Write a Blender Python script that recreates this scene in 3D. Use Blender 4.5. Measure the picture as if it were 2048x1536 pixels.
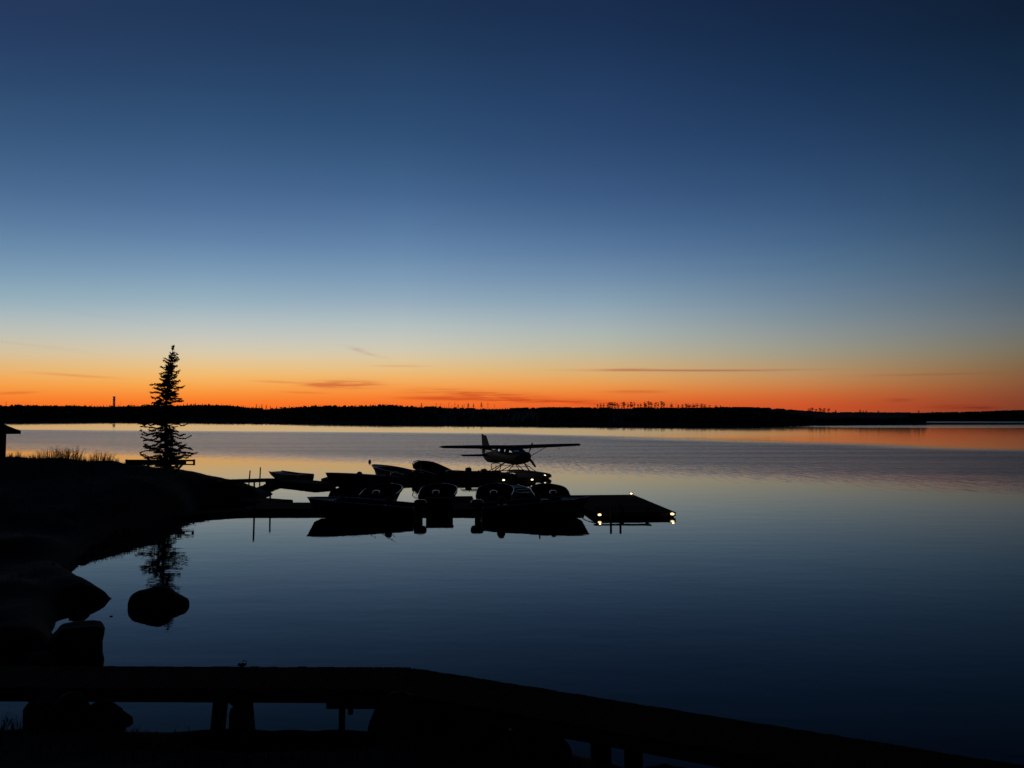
import bpy, math, random
import numpy as np
from mathutils import Vector, Matrix
from math import radians as R, pi, sin, cos, tan, atan, atan2, sqrt

for o in list(bpy.data.objects): bpy.data.objects.remove(o)
sc = bpy.context.scene
col = sc.collection

# ------------------------------------------------------------------ camera
F, CX, CY, YH, H = 1540.0, 1024.0, 768.0, 835.0, 4.58
PITCH = atan((YH - CY) / F)
cam = bpy.data.cameras.new('camera')
cam.sensor_fit = 'HORIZONTAL'; cam.sensor_width = 36.0; cam.lens = F / 2048 * 36.0
cam.clip_start = 0.1; cam.clip_end = 20000
co = bpy.data.objects.new('camera', cam); col.objects.link(co)
co.location = (0, 0, H); co.rotation_euler = (pi / 2 + PITCH, 0, 0)
sc.camera = co
sc.view_settings.view_transform = 'Standard'; sc.view_settings.look = 'None'
sc.view_settings.exposure = 0.0; sc.view_settings.gamma = 1.0
sc.view_settings.use_curve_mapping = False

def ray(px, py):
    u, v = (px - CX) / F, (CY - py) / F
    return Vector((u, cos(PITCH) - v * sin(PITCH), sin(PITCH) + v * cos(PITCH)))
def G(px, py, z=0.0):            # ground point at height z seen at a photo pixel
    d = ray(px, py); t = (z - H) / d.z
    return Vector((d.x * t, d.y * t, z))
def W(px, py, Y):                # point at depth Y
    d = ray(px, py); t = Y / d.y
    return Vector((d.x * t, Y, H + d.z * t))

# ------------------------------------------------------------------ sky after sunset
def lin(c):
    return tuple(((v / 255) / 12.92 if v / 255 <= 0.04045 else (((v / 255) + 0.055) / 1.055) ** 2.4) for v in c)
COLS = [0, 400, 800, 1200, 1600, 2048]
YS = [0, 100, 200, 300, 400, 480, 540, 600, 640, 670, 700, 720, 745, 765, 780, 795, 815]
SKY = {
0: [(36,54,93),(40,62,104),(48,75,116),(61,91,133),(79,109,152),(101,132,170),(123,152,180),(150,176,188),(178,188,184),(194,194,176),(212,194,156),(222,188,134),(238,178,102),(246,164,76),(248,150,62),(248,130,46),(248,108,36)],
400: [(31,50,88),(36,60,99),(44,72,113),(57,88,131),(75,105,152),(98,129,170),(121,151,182),(150,176,190),(178,190,190),(196,198,186),(214,202,172),(226,199,150),(240,190,116),(248,174,86),(250,156,66),(251,134,46),(251,110,34)],
800: [(28,47,84),(33,58,95),(41,68,110),(51,82,124),(71,102,148),(94,125,167),(116,147,180),(146,170,188),(174,188,188),(192,197,186),(208,201,174),(222,198,152),(236,188,118),(245,170,88),(248,150,66),(248,126,46),(244,102,36)],
1200: [(25,44,79),(29,53,90),(37,63,104),(46,74,116),(61,92,136),(82,114,155),(104,134,168),(134,160,178),(158,174,178),(174,182,172),(188,184,158),(202,182,138),(220,174,112),(232,160,84),(238,142,64),(236,116,46),(228,90,37)],
1600: [(20,37,68),(23,46,79),(29,55,92),(39,67,106),(53,83,123),(70,102,140),(88,119,148),(112,134,154),(128,144,148),(144,150,144),(156,154,134),(168,152,118),(186,146,101),(198,134,80),(204,118,63),(208,98,48),(204,80,40)],
2048: [(15,30,54),(18,39,66),(24,47,77),(32,58,90),(42,69,101),(55,81,110),(68,93,116),(86,102,116),(100,110,114),(110,112,104),(120,112,90),(126,106,76),(132,96,64),(136,88,56),(136,78,50),(134,68,44),(128,60,40)],
}
world = bpy.data.worlds.new('World'); sc.world = world; world.use_nodes = True
nt = world.node_tree; nt.nodes.clear()
def N(t, **kw):
    n = nt.nodes.new(t)
    for k, v in kw.items(): setattr(n, k, v)
    return n
def L(a, b): nt.links.new(a, b)
def M(op, a, b=None, c=None):
    n = N('ShaderNodeMath', operation=op)
    for i, v in enumerate((a, b, c)):
        if v is None: continue
        if isinstance(v, (int, float)): n.inputs[i].default_value = v
        else: L(v, n.inputs[i])
    return n.outputs[0]
def MIX(f, a, b, blend='MIX'):
    n = N('ShaderNodeMix', data_type='RGBA', blend_type=blend)
    for s, v in ((n.inputs[0], f), (n.inputs[6], a), (n.inputs[7], b)):
        if isinstance(v, (int, float)): s.default_value = v
        elif isinstance(v, tuple): s.default_value = v
        else: L(v, s)
    return n.outputs[2]
tc = N('ShaderNodeTexCoord'); sp = N('ShaderNodeSeparateXYZ'); L(tc.outputs['Generated'], sp.inputs[0])
AZ = M('ARCTAN2', sp.outputs[0], sp.outputs[1])
EL = M('ARCSINE', M('MINIMUM', M('MAXIMUM', sp.outputs[2], -1.0), 1.0))
ELF = M('DIVIDE', EL, R(60))
def ramp(stops):
    n = N('ShaderNodeValToRGB'); r = n.color_ramp; r.interpolation = 'LINEAR'
    while len(r.elements) > 1: r.elements.remove(r.elements[-1])
    for i, (p, c) in enumerate(stops):
        e = r.elements[0] if i == 0 else r.elements.new(p)
        e.position = p; e.color = (*c, 1)
    L(ELF, n.inputs[0]); return n.outputs[0]
def column(px):
    pts = []
    for y, c in zip(YS, SKY[px]):
        d = ray(px, y).normalized(); pts.append((math.asin(d.z), lin((c[0], c[1] + (2 if y < 600 and px < 1100 else 0), c[2] - (2 if y < 500 else 0) + (4 if 600 < y < 730 else 0)))))
    pts.append((R(60), tuple(v * 0.22 for v in pts[0][1])))
    pts.sort()
    e = np.array([p[0] for p in pts]); c = np.array([p[1] for p in pts])
    # a smooth curve through the measured values, sampled at 31 elevations
    es = np.concatenate([np.linspace(e[0], R(9), 18), np.linspace(R(10.2), R(30), 11), [R(44), R(60)]])
    out = []
    for x in es:
        acc = np.zeros(3)
        for dx, wt in ((-1, .25), (0, .5), (1, .25)):
            xx = x + dx * R(.25 + x * .9)
            acc += wt * np.array([np.interp(xx, e, c[:, k]) for k in range(3)])
        out.append((max(0, x / R(60)), tuple(acc)))
    return out
azs = [atan((px - CX) / F) for px in COLS]
cur = ramp(column(COLS[0]))
for i in range(1, len(COLS)):
    mr = N('ShaderNodeMapRange'); mr.inputs[1].default_value = azs[i - 1]; mr.inputs[2].default_value = azs[i]
    L(AZ, mr.inputs[0]); cur = MIX(mr.outputs[0], cur, ramp(column(COLS[i])))
east = ramp([(0, lin((15, 17, 24))), (5/60, lin((18, 21, 31))), (15/60, lin((14, 21, 36))), (30/60, lin((10, 17, 32))), (1, lin((6, 11, 24)))])
mr = N('ShaderNodeMapRange'); mr.inputs[1].default_value = R(36); mr.inputs[2].default_value = R(110)
L(M('ABSOLUTE', AZ), mr.inputs[0]); cur = MIX(mr.outputs[0], cur, east)
# thin cloud streaks low in the sky: (azimuth px, elevation px y, half width px, half height px, slope, strength)
cmb = N('ShaderNodeCombineXYZ'); L(M('MULTIPLY', AZ, 9.0), cmb.inputs[0]); L(M('MULTIPLY', EL, 120.0), cmb.inputs[1])
nz = N('ShaderNodeTexNoise'); nz.inputs['Scale'].default_value = 1.0; nz.inputs['Detail'].default_value = 5.0
L(cmb.outputs[0], nz.inputs['Vector']); NZ = nz.outputs[0]
cmb2 = N('ShaderNodeCombineXYZ'); L(M('MULTIPLY', AZ, 26.0), cmb2.inputs[0]); L(M('MULTIPLY', EL, 420.0), cmb2.inputs[1])
nz2 = N('ShaderNodeTexNoise'); nz2.inputs['Scale'].default_value = 1.0; nz2.inputs['Detail'].default_value = 4.0
L(cmb2.outputs[0], nz2.inputs['Vector'])
WOB = M('MULTIPLY', M('SUBTRACT', NZ, 0.5), R(0.35))
GRAIN = M('MAXIMUM', M('MULTIPLY_ADD', nz2.outputs[0], 3.2, -0.95), 0.0)
STREAKS = [(690, 769, 62, 7, -.01, .95), (655, 771, 40, 3, .0, .5), (730, 704, 36, 3.5, .28, .30), (1372, 741, 185, 2.0, .012, .66), (1250, 739, 45, 2.2, .0, .35),
           (960, 789, 120, 7, .05, .75), (1060, 801, 170, 4.5, .03, .85), (870, 797, 70, 3, .02, .6), (1928, 816, 52, 4, .02, .6),
           (1800, 801, 20, 3, .0, .35), (1850, 749, 95, 1.8, .0, .22), (30, 786, 30, 2.2, -.06, .4), (150, 751, 60, 2, .05, .3), (800, 732, 50, 2.0, .0, .25),
           (1270, 783, 55, 3, .0, .4), (560, 764, 45, 1.8, .03, .35), (605, 785, 40, 2, .02, .3), (200, 632, 90, 3, .1, .04), (60, 690, 80, 2.5, .1, .07)]
tot = None
for (px, py, hw, hh, sl, st) in STREAKS:
    d = ray(px, py).normalized(); a0 = atan2(d.x, d.y); e0 = math.asin(d.z)
    da = M('SUBTRACT', AZ, a0)
    u = M('DIVIDE', da, hw / F)
    v = M('DIVIDE', M('ADD', M('ADD', M('SUBTRACT', EL, e0), M('MULTIPLY', da, sl)), WOB if hh > 2.3 else M('MULTIPLY', WOB, 0.25)), hh / F)
    g = M('EXPONENT', M('MULTIPLY', M('ADD', M('POWER', M('ABSOLUTE', u), 2.5), M('MULTIPLY', v, v)), -1.0))
    g = M('MULTIPLY', g, st * 1.3)
    if hh > 3.2: g = M('MULTIPLY', g, GRAIN)
    tot = g if tot is None else M('ADD', tot, g)
tot = M('MINIMUM', tot, 0.9)
cur = MIX(tot, cur, MIX(1.0, cur, (.72, .42, .50, 1), 'MULTIPLY'))
bg = N('ShaderNodeBackground'); L(cur, bg.inputs[0]); bg.inputs[1].default_value = 1.0
ow = N('ShaderNodeOutputWorld'); L(bg.outputs[0], ow.inputs[0])

# ------------------------------------------------------------------ helpers
def tag(o, label=None, cat=None, group=None, kind=None):
    if label: o['label'] = label
    if cat: o['category'] = cat
    if group: o['group'] = group
    if kind: o['kind'] = kind
    return o
def empty(name, loc=(0, 0, 0), rz=0.0, label=None, cat=None, group=None, scale=None):
    o = bpy.data.objects.new(name, None); col.objects.link(o)
    o.empty_display_size = 0.2
    o.location = loc; o.rotation_euler = (0, 0, rz)
    if scale: o.scale = (scale,) * 3
    return tag(o, label, cat, group)
def copy_tree(o, parent=None):
    c = o.copy(); col.objects.link(c)
    if parent: c.parent = parent
    for ch in list(o.children): copy_tree(ch, c)
    return c
def place(o, loc, rz=0.0, label=None, group=None, scale=None):
    o.location = loc; o.rotation_euler = (0, 0, rz)
    if scale: o.scale = (scale,) * 3
    if label: o['label'] = label
    if group: o['group'] = group
    return o

class MB:
    def __init__(s): s.v = []; s.f = []
    def add(s, vs, fs):
        n = len(s.v); s.v += [tuple(p) for p in vs]; s.f += [tuple(i + n for i in f) for f in fs]
    def box(s, c, d, m=None):
        x, y, z = d[0] / 2, d[1] / 2, d[2] / 2
        vs = [Vector((a * x, b * y, e * z)) for a in (-1, 1) for b in (-1, 1) for e in (-1, 1)]
        if m is not None: vs = [m @ p for p in vs]
        c = Vector(c)
        s.add([p + c for p in vs], [(0, 1, 3, 2), (4, 6, 7, 5), (0, 4, 5, 1), (2, 3, 7, 6), (0, 2, 6, 4), (1, 5, 7, 3)])
    def bar(s, p, q, w, h, up=(0, 0, 1)):
        p, q = Vector(p), Vector(q); d = (q - p); l = d.length; d.normalize()
        side = d.cross(Vector(up))
        if side.length < 1e-4: side = d.cross(Vector((0, 1, 0)))
        side.normalize(); u = side.cross(d)
        m = Matrix((d, side, u)).transposed()
        s.box((p + q) / 2, (l, w, h), m)
    def tube(s, pts, r, n=7, cap=True):
        pts = [Vector(p) for p in pts]
        rs = r if isinstance(r, (list, tuple)) else [r] * len(pts)
        rings = []; pu = None
        for i, p in enumerate(pts):
            d = (pts[min(i + 1, len(pts) - 1)] - pts[max(i - 1, 0)]).normalized()
            if pu is None:
                pu = d.orthogonal().normalized()
            else:
                pu = (pu - d * pu.dot(d))
                pu = pu.normalized() if pu.length > 1e-5 else d.orthogonal().normalized()
            w = d.cross(pu)
            rings.append([p + (pu * cos(2 * pi * k / n) + w * sin(2 * pi * k / n)) * rs[i] for k in range(n)])
        s.loft(rings, cap)
    def loft(s, rings, cap=True):
        n = len(rings[0]); vs = [p for r in rings for p in r]; fs = []
        for i in range(len(rings) - 1):
            for k in range(n):
                a, b = i * n + k, i * n + (k + 1) % n
                fs.append((a, b, b + n, a + n))
        if cap:
            fs.append(tuple(range(n - 1, -1, -1))); fs.append(tuple((len(rings) - 1) * n + k for k in range(n)))
        s.add(vs, fs)
    def build(s, name, mat, parent=None, smooth=False, bevel=0.0):
        me = bpy.data.meshes.new(name); me.from_pydata(s.v, [], s.f); me.update()
        me.materials.append(mat)
        if smooth:
            me.polygons.foreach_set('use_smooth', [True] * len(me.polygons))
        o = bpy.data.objects.new(name, me); col.objects.link(o)
        if parent is not None: o.parent = parent
        if bevel:
            b = o.modifiers.new('bevel', 'BEVEL'); b.width = bevel; b.segments = 2; b.limit_method = 'ANGLE'
        return o

def mat(name, colr, rough=0.7, metal=0.0, noise=None, bump=0.0, scale=6.0, stretch=(1, 1, 1), spec=0.5):
    m = bpy.data.materials.new(name); m.use_nodes = True
    t = m.node_tree; b = t.nodes['Principled BSDF']
    b.inputs['Base Color'].default_value = (*colr, 1); b.inputs['Roughness'].default_value = rough
    b.inputs['Metallic'].default_value = metal; b.inputs['Specular IOR Level'].default_value = spec
    if noise or bump:
        c = t.nodes.new('ShaderNodeTexCoord'); mp = t.nodes.new('ShaderNodeMapping'); mp.inputs['Scale'].default_value = stretch
        n = t.nodes.new('ShaderNodeTexNoise'); n.inputs['Scale'].default_value = scale; n.inputs['Detail'].default_value = 6
        t.links.new(c.outputs['Object'], mp.inputs[0]); t.links.new(mp.outputs[0], n.inputs['Vector'])
        if noise:
            r = t.nodes.new('ShaderNodeValToRGB')
            r.color_ramp.elements[0].position = .3; r.color_ramp.elements[1].position = .7
            r.color_ramp.elements[0].color = (*[v * (1 - noise) for v in colr], 1)
            r.color_ramp.elements[1].color = (*[min(1, v * (1 + noise)) for v in colr], 1)
            t.links.new(n.outputs[0], r.inputs[0]); t.links.new(r.outputs[0], b.inputs['Base Color'])
        if bump:
            bp = t.nodes.new('ShaderNodeBump'); bp.inputs['Strength'].default_value = bump; bp.inputs['Distance'].default_value = .03
            t.links.new(n.outputs[0], bp.inputs['Height']); t.links.new(bp.outputs[0], b.inputs['Normal'])
    return m
MT = dict(
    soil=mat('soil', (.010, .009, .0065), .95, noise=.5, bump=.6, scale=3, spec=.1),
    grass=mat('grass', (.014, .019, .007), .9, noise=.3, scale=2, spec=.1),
    leaf=mat('leaf', (.028, .040, .014), .85, noise=.4, scale=3, spec=.15),
    needle=mat('needle', (.022, .036, .016), .85, noise=.4, scale=5, spec=.1),
    bark=mat('bark', (.045, .034, .026), .95, noise=.4, bump=.8, scale=14, stretch=(1, 1, .2), spec=.1),
    deadwood=mat('deadwood', (.07, .06, .05), .95, noise=.3, scale=9, spec=.1),
    rock=mat('rock', (.022, .021, .019), .92, noise=.4, bump=.7, scale=3, spec=.08),
    plank=mat('plank', (.013, .012, .009), .95, noise=.35, bump=.4, scale=5, stretch=(1, 8, 1), spec=.02),
    beam=mat('beam', (.035, .029, .022), .9, noise=.35, bump=.4, scale=6, stretch=(.3, 4, 4), spec=.05),
    log=mat('log', (.055, .045, .035), .92, noise=.4, bump=.5, scale=7, spec=.15),
    alu=mat('alu', (.035, .036, .038), .55, 1.0, noise=.12, scale=2),
    trim=mat('trim_metal', (.42, .43, .44), .35, 1.0, noise=.12, scale=2),
    hullpaint=mat('hull_paint', (.030, .008, .008), .65, noise=.1, scale=1, spec=.15),
    hullblue=mat('hull_blue', (.008, .012, .026), .65, noise=.1, scale=1, spec=.15),
    hullgreen=mat('hull_green', (.010, .015, .011), .65, noise=.1, scale=1, spec=.15),
    black=mat('black_plastic', (.012, .012, .013), .3, noise=.2, scale=4),
    rubber=mat('rubber', (.015, .015, .015), .8, noise=.2, scale=4),
    vinyl=mat('vinyl', (.025, .025, .027), .6, noise=.15, scale=4),
    canvas=mat('canvas', (.0035, .004, .005), .95, noise=.2, bump=.3, scale=3, spec=.0),
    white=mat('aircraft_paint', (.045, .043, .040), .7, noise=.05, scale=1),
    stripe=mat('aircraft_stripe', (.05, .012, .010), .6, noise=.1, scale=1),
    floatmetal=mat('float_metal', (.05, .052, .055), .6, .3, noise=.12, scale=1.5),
    steel=mat('steel', (.12, .12, .12), .45, .8, noise=.2, scale=6),
    netting=mat('netting', (.02, .02, .018), .8, noise=.2, scale=6),
    siding=mat('siding', (.055, .042, .030), .9, noise=.3, bump=.4, scale=4, stretch=(1, 1, 8), spec=.15),
    shingle=mat('shingle', (.030, .030, .032), .95, noise=.4, bump=.6, scale=10, spec=.1),
    forest=mat('forest', (.018, .028, .012), .95, noise=.5, scale=.3, spec=.05),
    buoy=mat('buoy_red', (.18, .03, .02), .5, noise=.1, scale=4),
    rope=mat('rope', (.12, .11, .09), .9, noise=.3, scale=30),
)
def glass():
    m = bpy.data.materials.new('glass'); m.use_nodes = True; t = m.node_tree; t.nodes.clear()
    a = t.nodes.new('ShaderNodeBsdfTransparent'); a.inputs[0].default_value = (.12, .13, .13, 1)
    g = t.nodes.new('ShaderNodeBsdfGlossy'); g.inputs['Roughness'].default_value = .03
    f = t.nodes.new('ShaderNodeFresnel'); f.inputs[0].default_value = 1.45
    x = t.nodes.new('ShaderNodeMixShader'); o = t.nodes.new('ShaderNodeOutputMaterial')
    t.links.new(f.outputs[0], x.inputs[0]); t.links.new(a.outputs[0], x.inputs[1]); t.links.new(g.outputs[0], x.inputs[2]); t.links.new(x.outputs[0], o.inputs[0])
    return m
MT['glass'] = glass()
def emit(name, c, s):
    m = bpy.data.materials.new(name); m.use_nodes = True; t = m.node_tree; t.nodes.clear()
    e = t.nodes.new('ShaderNodeEmission'); e.inputs[0].default_value = (*c, 1); e.inputs[1].default_value = s
    o = t.nodes.new('ShaderNodeOutputMaterial'); t.links.new(e.outputs[0], o.inputs[0]); return m
MT['lamp'] = emit('lamp_warm', (1.0, .66, .26), 3.2)
MT['lamp_cool'] = emit('lamp_cool', (1.0, .84, .52), 2.4)

# ------------------------------------------------------------------ terrain: one sheet from the near bank to beyond the far hills
NEAR = [(-1400, 965), (-200, 962), (200, 966), (330, 970), (400, 975), (440, 977), (500, 981), (545, 988), (515, 997), (470, 1000), (430, 1003), (400, 1008),
        (388, 1018), (378, 1027), (345, 1036), (300, 1051), (250, 1067), (190, 1096), (130, 1149), (165, 1168), (200, 1185), (222, 1198), (192, 1207),
        (150, 1212), (118, 1226), (102, 1262), (108, 1296), (70, 1312), (-60, 1335), (-120, 1390), (-130, 1450), (-90, 1486), (60, 1494), (300, 1491),
        (500, 1490), (720, 1488), (900, 1500), (1100, 1520), (1250, 1560), (1700, 1700)]
poly = np.array([[G(*p).x, G(*p).y] for p in NEAR] + [[12., 4.], [16., -3.], [16., -12.], [-60., -12.], [-60., 40.]])
def sdist(P, poly):
    d = np.full(len(P), 1e9); ins = np.zeros(len(P), bool); n = len(poly)
    for i in range(n):
        a, b = poly[i], poly[(i + 1) % n]; e = b - a; w = P - a
        t = np.clip((w @ e) / (e @ e + 1e-9), 0, 1)
        d = np.minimum(d, np.hypot(*(w - t[:, None] * e).T))
        c = (a[1] > P[:, 1]) != (b[1] > P[:, 1])
        with np.errstate(divide='ignore', invalid='ignore'):
            xi = a[0] + (P[:, 1] - a[1]) / (b[1] - a[1]) * e[0]
        ins ^= c & (P[:, 0] < xi)
    return np.where(ins, d, -d)
rng = np.random.default_rng(4)
def fbm(P, f, octs=4, seed=1):
    g = np.random.default_rng(seed); o = np.zeros(len(P)); a = 1.0
    for k in range(octs):
        for j in range(4):
            th = g.uniform(0, 2 * pi); ph = g.uniform(0, 2 * pi); ff = f * g.uniform(.8, 1.25)
            o += a * .35 * np.sin((P[:, 0] * cos(th) + P[:, 1] * sin(th)) * ff * 2 * pi + ph)
        a *= .5; f *= 2.1
    return o
CTRL = [(-300, 42, 2.5), (0, 42, 2.38), (120, 42, 2.36), (225, 42, 2.25), (262, 43, 1.95), (330, 45, 1.38), (388, 43.5, 1.42), (440, 45, .92), (480, 46, .45), (520, 46, .16),
        (372, 38.6, 1.95), (380, 40.5, 1.6), (345, 37, 1.72), (300, 34.4, 1.5), (250, 32.2, 1.3), (190, 28.4, .95), (152, 25.8, .55), (330, 39.5, 1.7), (120, 30, 1.2), (-100, 30, 1.7), (0, 24, 1.0), (100, 22.5, .5), (160, 19.5, .42), (140, 20.5, .5), (205, 18.8, .18), (0, 18.5, .75), (80, 16.5, .5),
        (-200, 16, .8), (-60, 13, .3), (300, 10.4, .42), (60, 10.4, .44), (600, 10.4, .40), (900, 10.2, .42), (1200, 9.6, .36), (1100, 9.6, .34), (1500, 7.5, .7)]
cpts = np.array([[(px - CX) / F * D, D, z] for px, D, z in CTRL] + [[0, 5, 1.4], [-6, 6, 1.4], [0, 0, 2.7], [-20, 0, 2.6], [10, 0, 2.0], [-30, 20, 2.6]])
def land(P):
    d = sdist(P, poly)
    num = np.zeros(len(P)); den = np.zeros(len(P))
    for x, y, z in cpts:
        w = 1 / (np.hypot(P[:, 0] - x, P[:, 1] - y) + .3) ** 3; num += w * z; den += w
    pl = num / den
    dd = np.maximum(d, 0)
    h = pl * (1 - np.exp(-2.1 * dd / np.maximum(pl, .25)))
    h += fbm(P, .35, 4, 3) * .06 * np.minimum(1, dd / .8)
    c = G(575, 1548)
    q = ((P[:, 0] - c.x) / 1.05) ** 2 + ((P[:, 1] - c.y - .13) / .30) ** 2
    h = np.where(d > 0, h - 1.15 * np.exp(-q * q), h)
    out = np.maximum(-1.2, d * .45)
    return np.where(d > 0, h, out), d
SH_X = [-1500, -800, 0, 200, 350, 500, 700, 1000, 1400, 1500, 1580, 1640, 1720, 1850, 2048, 2400, 3200]
SH_Y = [848, 846, 846, 844.6, 844, 846.2, 849, 851.6, 854, 853.4, 852, 851, 850.2, 849.8, 849.6, 849.4, 849]
TP_X = [-1500, -400, 0, 50, 100, 150, 190, 250, 290, 350, 380, 420, 460, 490, 530, 560, 600, 640, 700, 740, 780, 830, 870, 920, 960, 1000, 1040, 1100, 1150, 1200, 1300, 1400, 1440, 1480, 1530, 1560, 1600, 1650, 1700, 1800, 1850, 1900, 1950, 2000, 2048, 2300, 3200]
TP_Y = [812, 808, 809, 807, 808, 808, 810, 809, 808, 808, 806, 806, 807, 811, 816, 814, 811, 809, 810, 808, 807.5, 811, 811.5, 814, 815.5, 815, 814.5, 813, 813.5, 813.5, 814, 814.5, 813, 813, 814, 816.5, 820, 823, 823.5, 824, 823.5, 823.5, 822.5, 820.5, 819, 816, 815]
def shoreD(px): return F * H / (np.interp(px, SH_X, SH_Y) - YH)
def ridgeZ(px, D): return H + (YH - np.interp(px, TP_X, TP_Y)) / F * D
def farland(P):
    y = np.maximum(P[:, 1], 1.0); px = CX + F * P[:, 0] / y
    ds = shoreD(px); back = np.clip(np.interp(px, [1780, 1860, 1900], [0, 1, 1]), 0, 1)
    e = P[:, 1] - ds + fbm(P, .012, 3, 9) * 4
    top = ridgeZ(px, P[:, 1])
    h1 = np.where(e > 0, np.minimum(np.maximum(top, 2) * .86, 1.6 * (1 - np.exp(-e / 6)) + e * .085), np.maximum(-1.2, e * .1))
    # beyond the low spit on the right there is water again, then the farthest shore
    e2 = P[:, 1] - 868 + fbm(P, .01, 3, 5) * 5
    spit = np.clip(np.minimum(e, 705 - P[:, 1]) * .05, -1.2, .16)
    far = np.where(e2 > 0, np.minimum(top * .86, 1.5 * (1 - np.exp(-e2 / 6)) + e2 * .10), -1.2)
    h2 = np.maximum(spit, far)
    h = np.where(back > .5, h2, h1)
    h = np.where(P[:, 1] > 1, h, -1.2)
    r = np.hypot(P[:, 0], P[:, 1])
    return np.where((r > 250), h, -1.2)
ang = np.concatenate([np.arange(-43, 43.01, .27), np.arange(45, 316, 4.0)]) * pi / 180
rad = np.exp(np.arange(math.log(1.2), math.log(7000), .0135))
AA, RR = np.meshgrid(ang, rad)
P = np.stack([np.sin(AA).ravel() * RR.ravel(), np.cos(AA).ravel() * RR.ravel()], 1)
hl, dl = land(P); hf = farland(P)
Z = np.where(dl > 0, hl, np.maximum(hl, hf))
Z = np.where(np.hypot(P[:, 0], P[:, 1]) > 2500, np.maximum(Z, np.where(P[:, 1] > 0, 6, 2)), Z)
nA, nR = len(ang), len(rad)
idx = np.arange(nA * nR).reshape(nR, nA)
a = idx[:-1, :]; b = idx[1:, :]
q = np.stack([a, np.roll(a, -1, 1), np.roll(b, -1, 1), b], -1).reshape(-1, 4)
verts = np.column_stack([P, Z]); cen = len(verts)
zc = float(land(np.array([[0.0, 0.01]]))[0][0])
verts = np.vstack([verts, [[0, 0, zc]]])
fan = [(cen, int(idx[0, (k + 1) % nA]), int(idx[0, k])) for k in range(nA)]
me = bpy.data.meshes.new('ground'); me.from_pydata(verts.tolist(), [], [tuple(r[::-1]) for r in q.tolist()] + fan); me.update()
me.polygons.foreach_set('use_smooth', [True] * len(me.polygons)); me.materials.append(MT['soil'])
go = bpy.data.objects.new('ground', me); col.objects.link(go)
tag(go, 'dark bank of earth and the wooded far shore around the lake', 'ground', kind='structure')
def hz(x, y): return float(land(np.array([[x, y]], float))[0][0])
def hzs(x, y):
    p = np.array([[x, y]], float); h, d = land(p)
    return float(h[0]) if d[0] > 0 else float(max(h[0], farland(p)[0]))

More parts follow.
